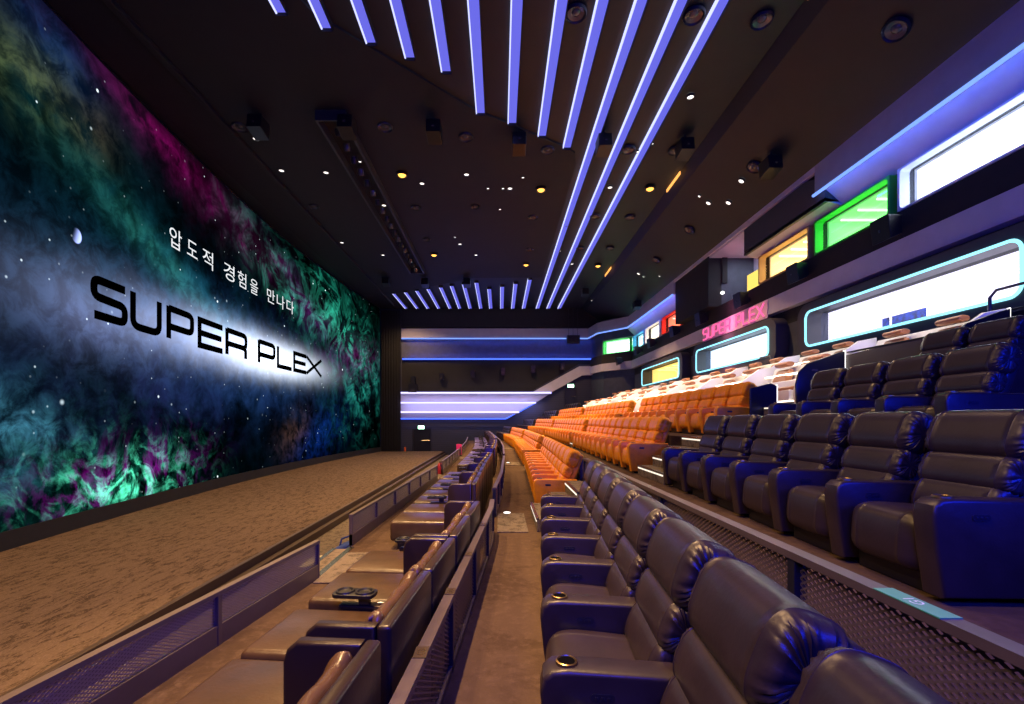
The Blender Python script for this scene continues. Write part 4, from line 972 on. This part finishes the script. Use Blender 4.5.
for i, (y, W) in enumerate(mods):
    s = (lx(y+W)-lx(y))/W; x = lx(y); key = 1
    lab = f'dark double daybed lounger, {ORD[i+1]} from the camera end of the lounge row'
    if not lp: lp[1] = make_lounger(1.57); lp[1].location = (x, y, FLOOR_L); lp[1].rotation_euler = (0, 0, -math.atan(s)); tag(lp[1], lab, 'lounger', 'double loungers in the lounge row')
    else: dup(lp[1], (x, y, FLOOR_L), -math.atan(s), lab, 'double loungers in the lounge row')
    for k in (0, 1):
        R = Matrix.Rotation(-math.atan(s), 4, 'Z')
        loc = Matrix.Translation((x, y, FLOOR_L)) @ R @ Vector((-.17, .45+k*.70, .74))
        if pm is None:
            bm = NB(); pad(bm, .66, .14, .42, n=2.1, wr=.10, k=7, nr=28, nt=22)
            for v in bm.verts:
                v.co.x += .005*math.sin(v.co.y*34+v.co.z*12)*(1-abs(v.co.y)/.4)
                if abs(v.co.y) > .28 and v.co.z > .1: v.co.z += .035
            pm = obj('pillow', bm, mat('bronze_satin', (.11, .058, .022), .27, bump=.5, bscale=18), None, 60); po = pm
        else:
            po = pm.copy(); C.objects.link(po)
        po.location = loc; po.rotation_euler = (0, math.radians(14), -math.atan(s))
        tag(po, f'bronze satin pillow, {"near" if k == 0 else "far"} one on the {ORD[i+1]} daybed lounger', 'pillow', 'bronze pillows on the loungers')

# small things down by the stage
t = thing('tote_bag', 'dark blue cloth bag on the corridor floor by the white-edged steps', 'bag', (-3.05, 9.0, -1.55))
bm = NB(); prism(bm, [(-.28, 0), (-.30, .62), (-.1, .74), (.18, .86), (.30, .62), (.28, 0)], 'y', -.2, .2, .06, 3); obj('bag_body', bm, 'bag', t, 40)
bm = NB(); tube(bm, [(-.12, 0, .70), (-.08, 0, .86), (.08, 0, .92), (.14, 0, .80)], .02, 6); obj('strap', bm, 'bag', t)
t = thing('storage_box', 'dark green box with beige lid on the corridor floor by the steps', 'box', (-2.95, 7.6, -1.55))
bm = NB(); bx(bm, -.26, .26, -.3, .3, 0, .80, .02); obj('box_body', bm, mat('box_green', (.02, .05, .045), .6), t)
bm = NB(); bx(bm, -.28, .28, -.32, .32, .80, .86, .015); obj('lid', bm, 'beige', t)
def can(px, py, z, lab, m):
    p = on_z(px, py, z); t = thing('fire_extinguisher', lab, 'fire extinguisher', (p.x, p.y, z))
    bm = NB(); lathe(bm, [(0, 0), (.08, 0), (.09, .03), (.09, .30), (.06, .36), (.03, .38), (.03, .42), (0, .42)], 16); obj('cylinder', bm, m, t, 50)
    bm = NB(); tube(bm, [(0, 0, .42), (.0, -.08, .45), (.06, -.10, .25)], .015, 6); obj('hose', bm, 'black', t)
can(440, 474, FLOOR_L, 'red extinguisher in the gap of the stage side railings', 'red'); can(405, 451.3, -1.2, 'small orange canister beside the curtain on the stage', 'orangep')
t = thing('poster_stand', 'pink standing panel at the far end of the stage railing', 'panel', tuple(on_z(459, 456, FLOOR_L)))
bm = NB(); bx(bm, -.14, .14, -.03, .03, .06, .62, .01); obj('board', bm, 'pink', t)
bm = NB(); bx(bm, -.16, .16, -.12, .12, 0, .06, .01); obj('foot', bm, 'black', t)

# ------------------------------------------------------------------ light
W_ = bpy.data.worlds.new('world'); S.world = W_; W_.use_nodes = True
W_.node_tree.nodes['Background'].inputs[0].default_value = (.5, .55, .8, 1); W_.node_tree.nodes['Background'].inputs[1].default_value = .0
AMB = (1.0, .60, .26)
for y in (1.5, 9.8, 19.5, 29.3, 38):
    for x in (-4.03, 1.75, 6.4):
        e = {1.5: (2000, 0, 0), 9.8: (3600, 2200, 0)}.get(y, (3600, 7400, 7200))[{-4.03: 0, 1.75: 1, 6.4: 2}[x]]
        if not e: continue
        if y == 38: e *= .3
        light('amber_spot', 'SPOT', (x, y, ZC-.25), e, AMB, .12, spot=math.radians(88), blend=.8)
light('amber_spot', 'SPOT', (-1.6, 4.4, ZC-.25), 11000, AMB, .12, spot=math.radians(50), blend=1)  # extra unseen spot, added to warm the near aisle and front seats
for y in (1.5, 9.8, 19.5, 29.3, 38):
    light('stage_spot', 'SPOT', (-8.2, y, ZC-.25), 2300, AMB, .12, spot=math.radians(140), blend=.8)
light('cabin_fill', 'AREA', (7.0, 21, 3.6), 170, (1, .86, .72), .3, sy=24, rot=(0, .25, 0))  # unseen area lights added over both rows to brighten the cabins
light('cabin_fill', 'AREA', (8.9, 20, 4.15), 130, (1, .86, .72), .3, sy=24, rot=(0, .25, 0))
light('slat_wash', 'AREA', (-2.6, YF-1.1, 2.9), 170, (.42, .40, 1), 12.5, sy=.25, rot=(PI/2, 0, 0))
# near side wall carries the same blue slats as the far wall
light('near_wall_blue', 'AREA', (.1, YN+.15, 4.2), 420, (.004, .022, 1.0), 2.6, sy=1.6, rot=(PI/2, 0, 0))
light('near_wall_blue', 'AREA', (5.2, YN+.15, 3.6), 620, (.004, .022, 1.0), 4, sy=1.8, rot=(PI/2, 0, 0))
light('far_wall_blue', 'AREA', (-3, YF-.5, 6), 150, (.05, .12, 1.0), 10, sy=2, rot=(-PI/2, 0, 0))
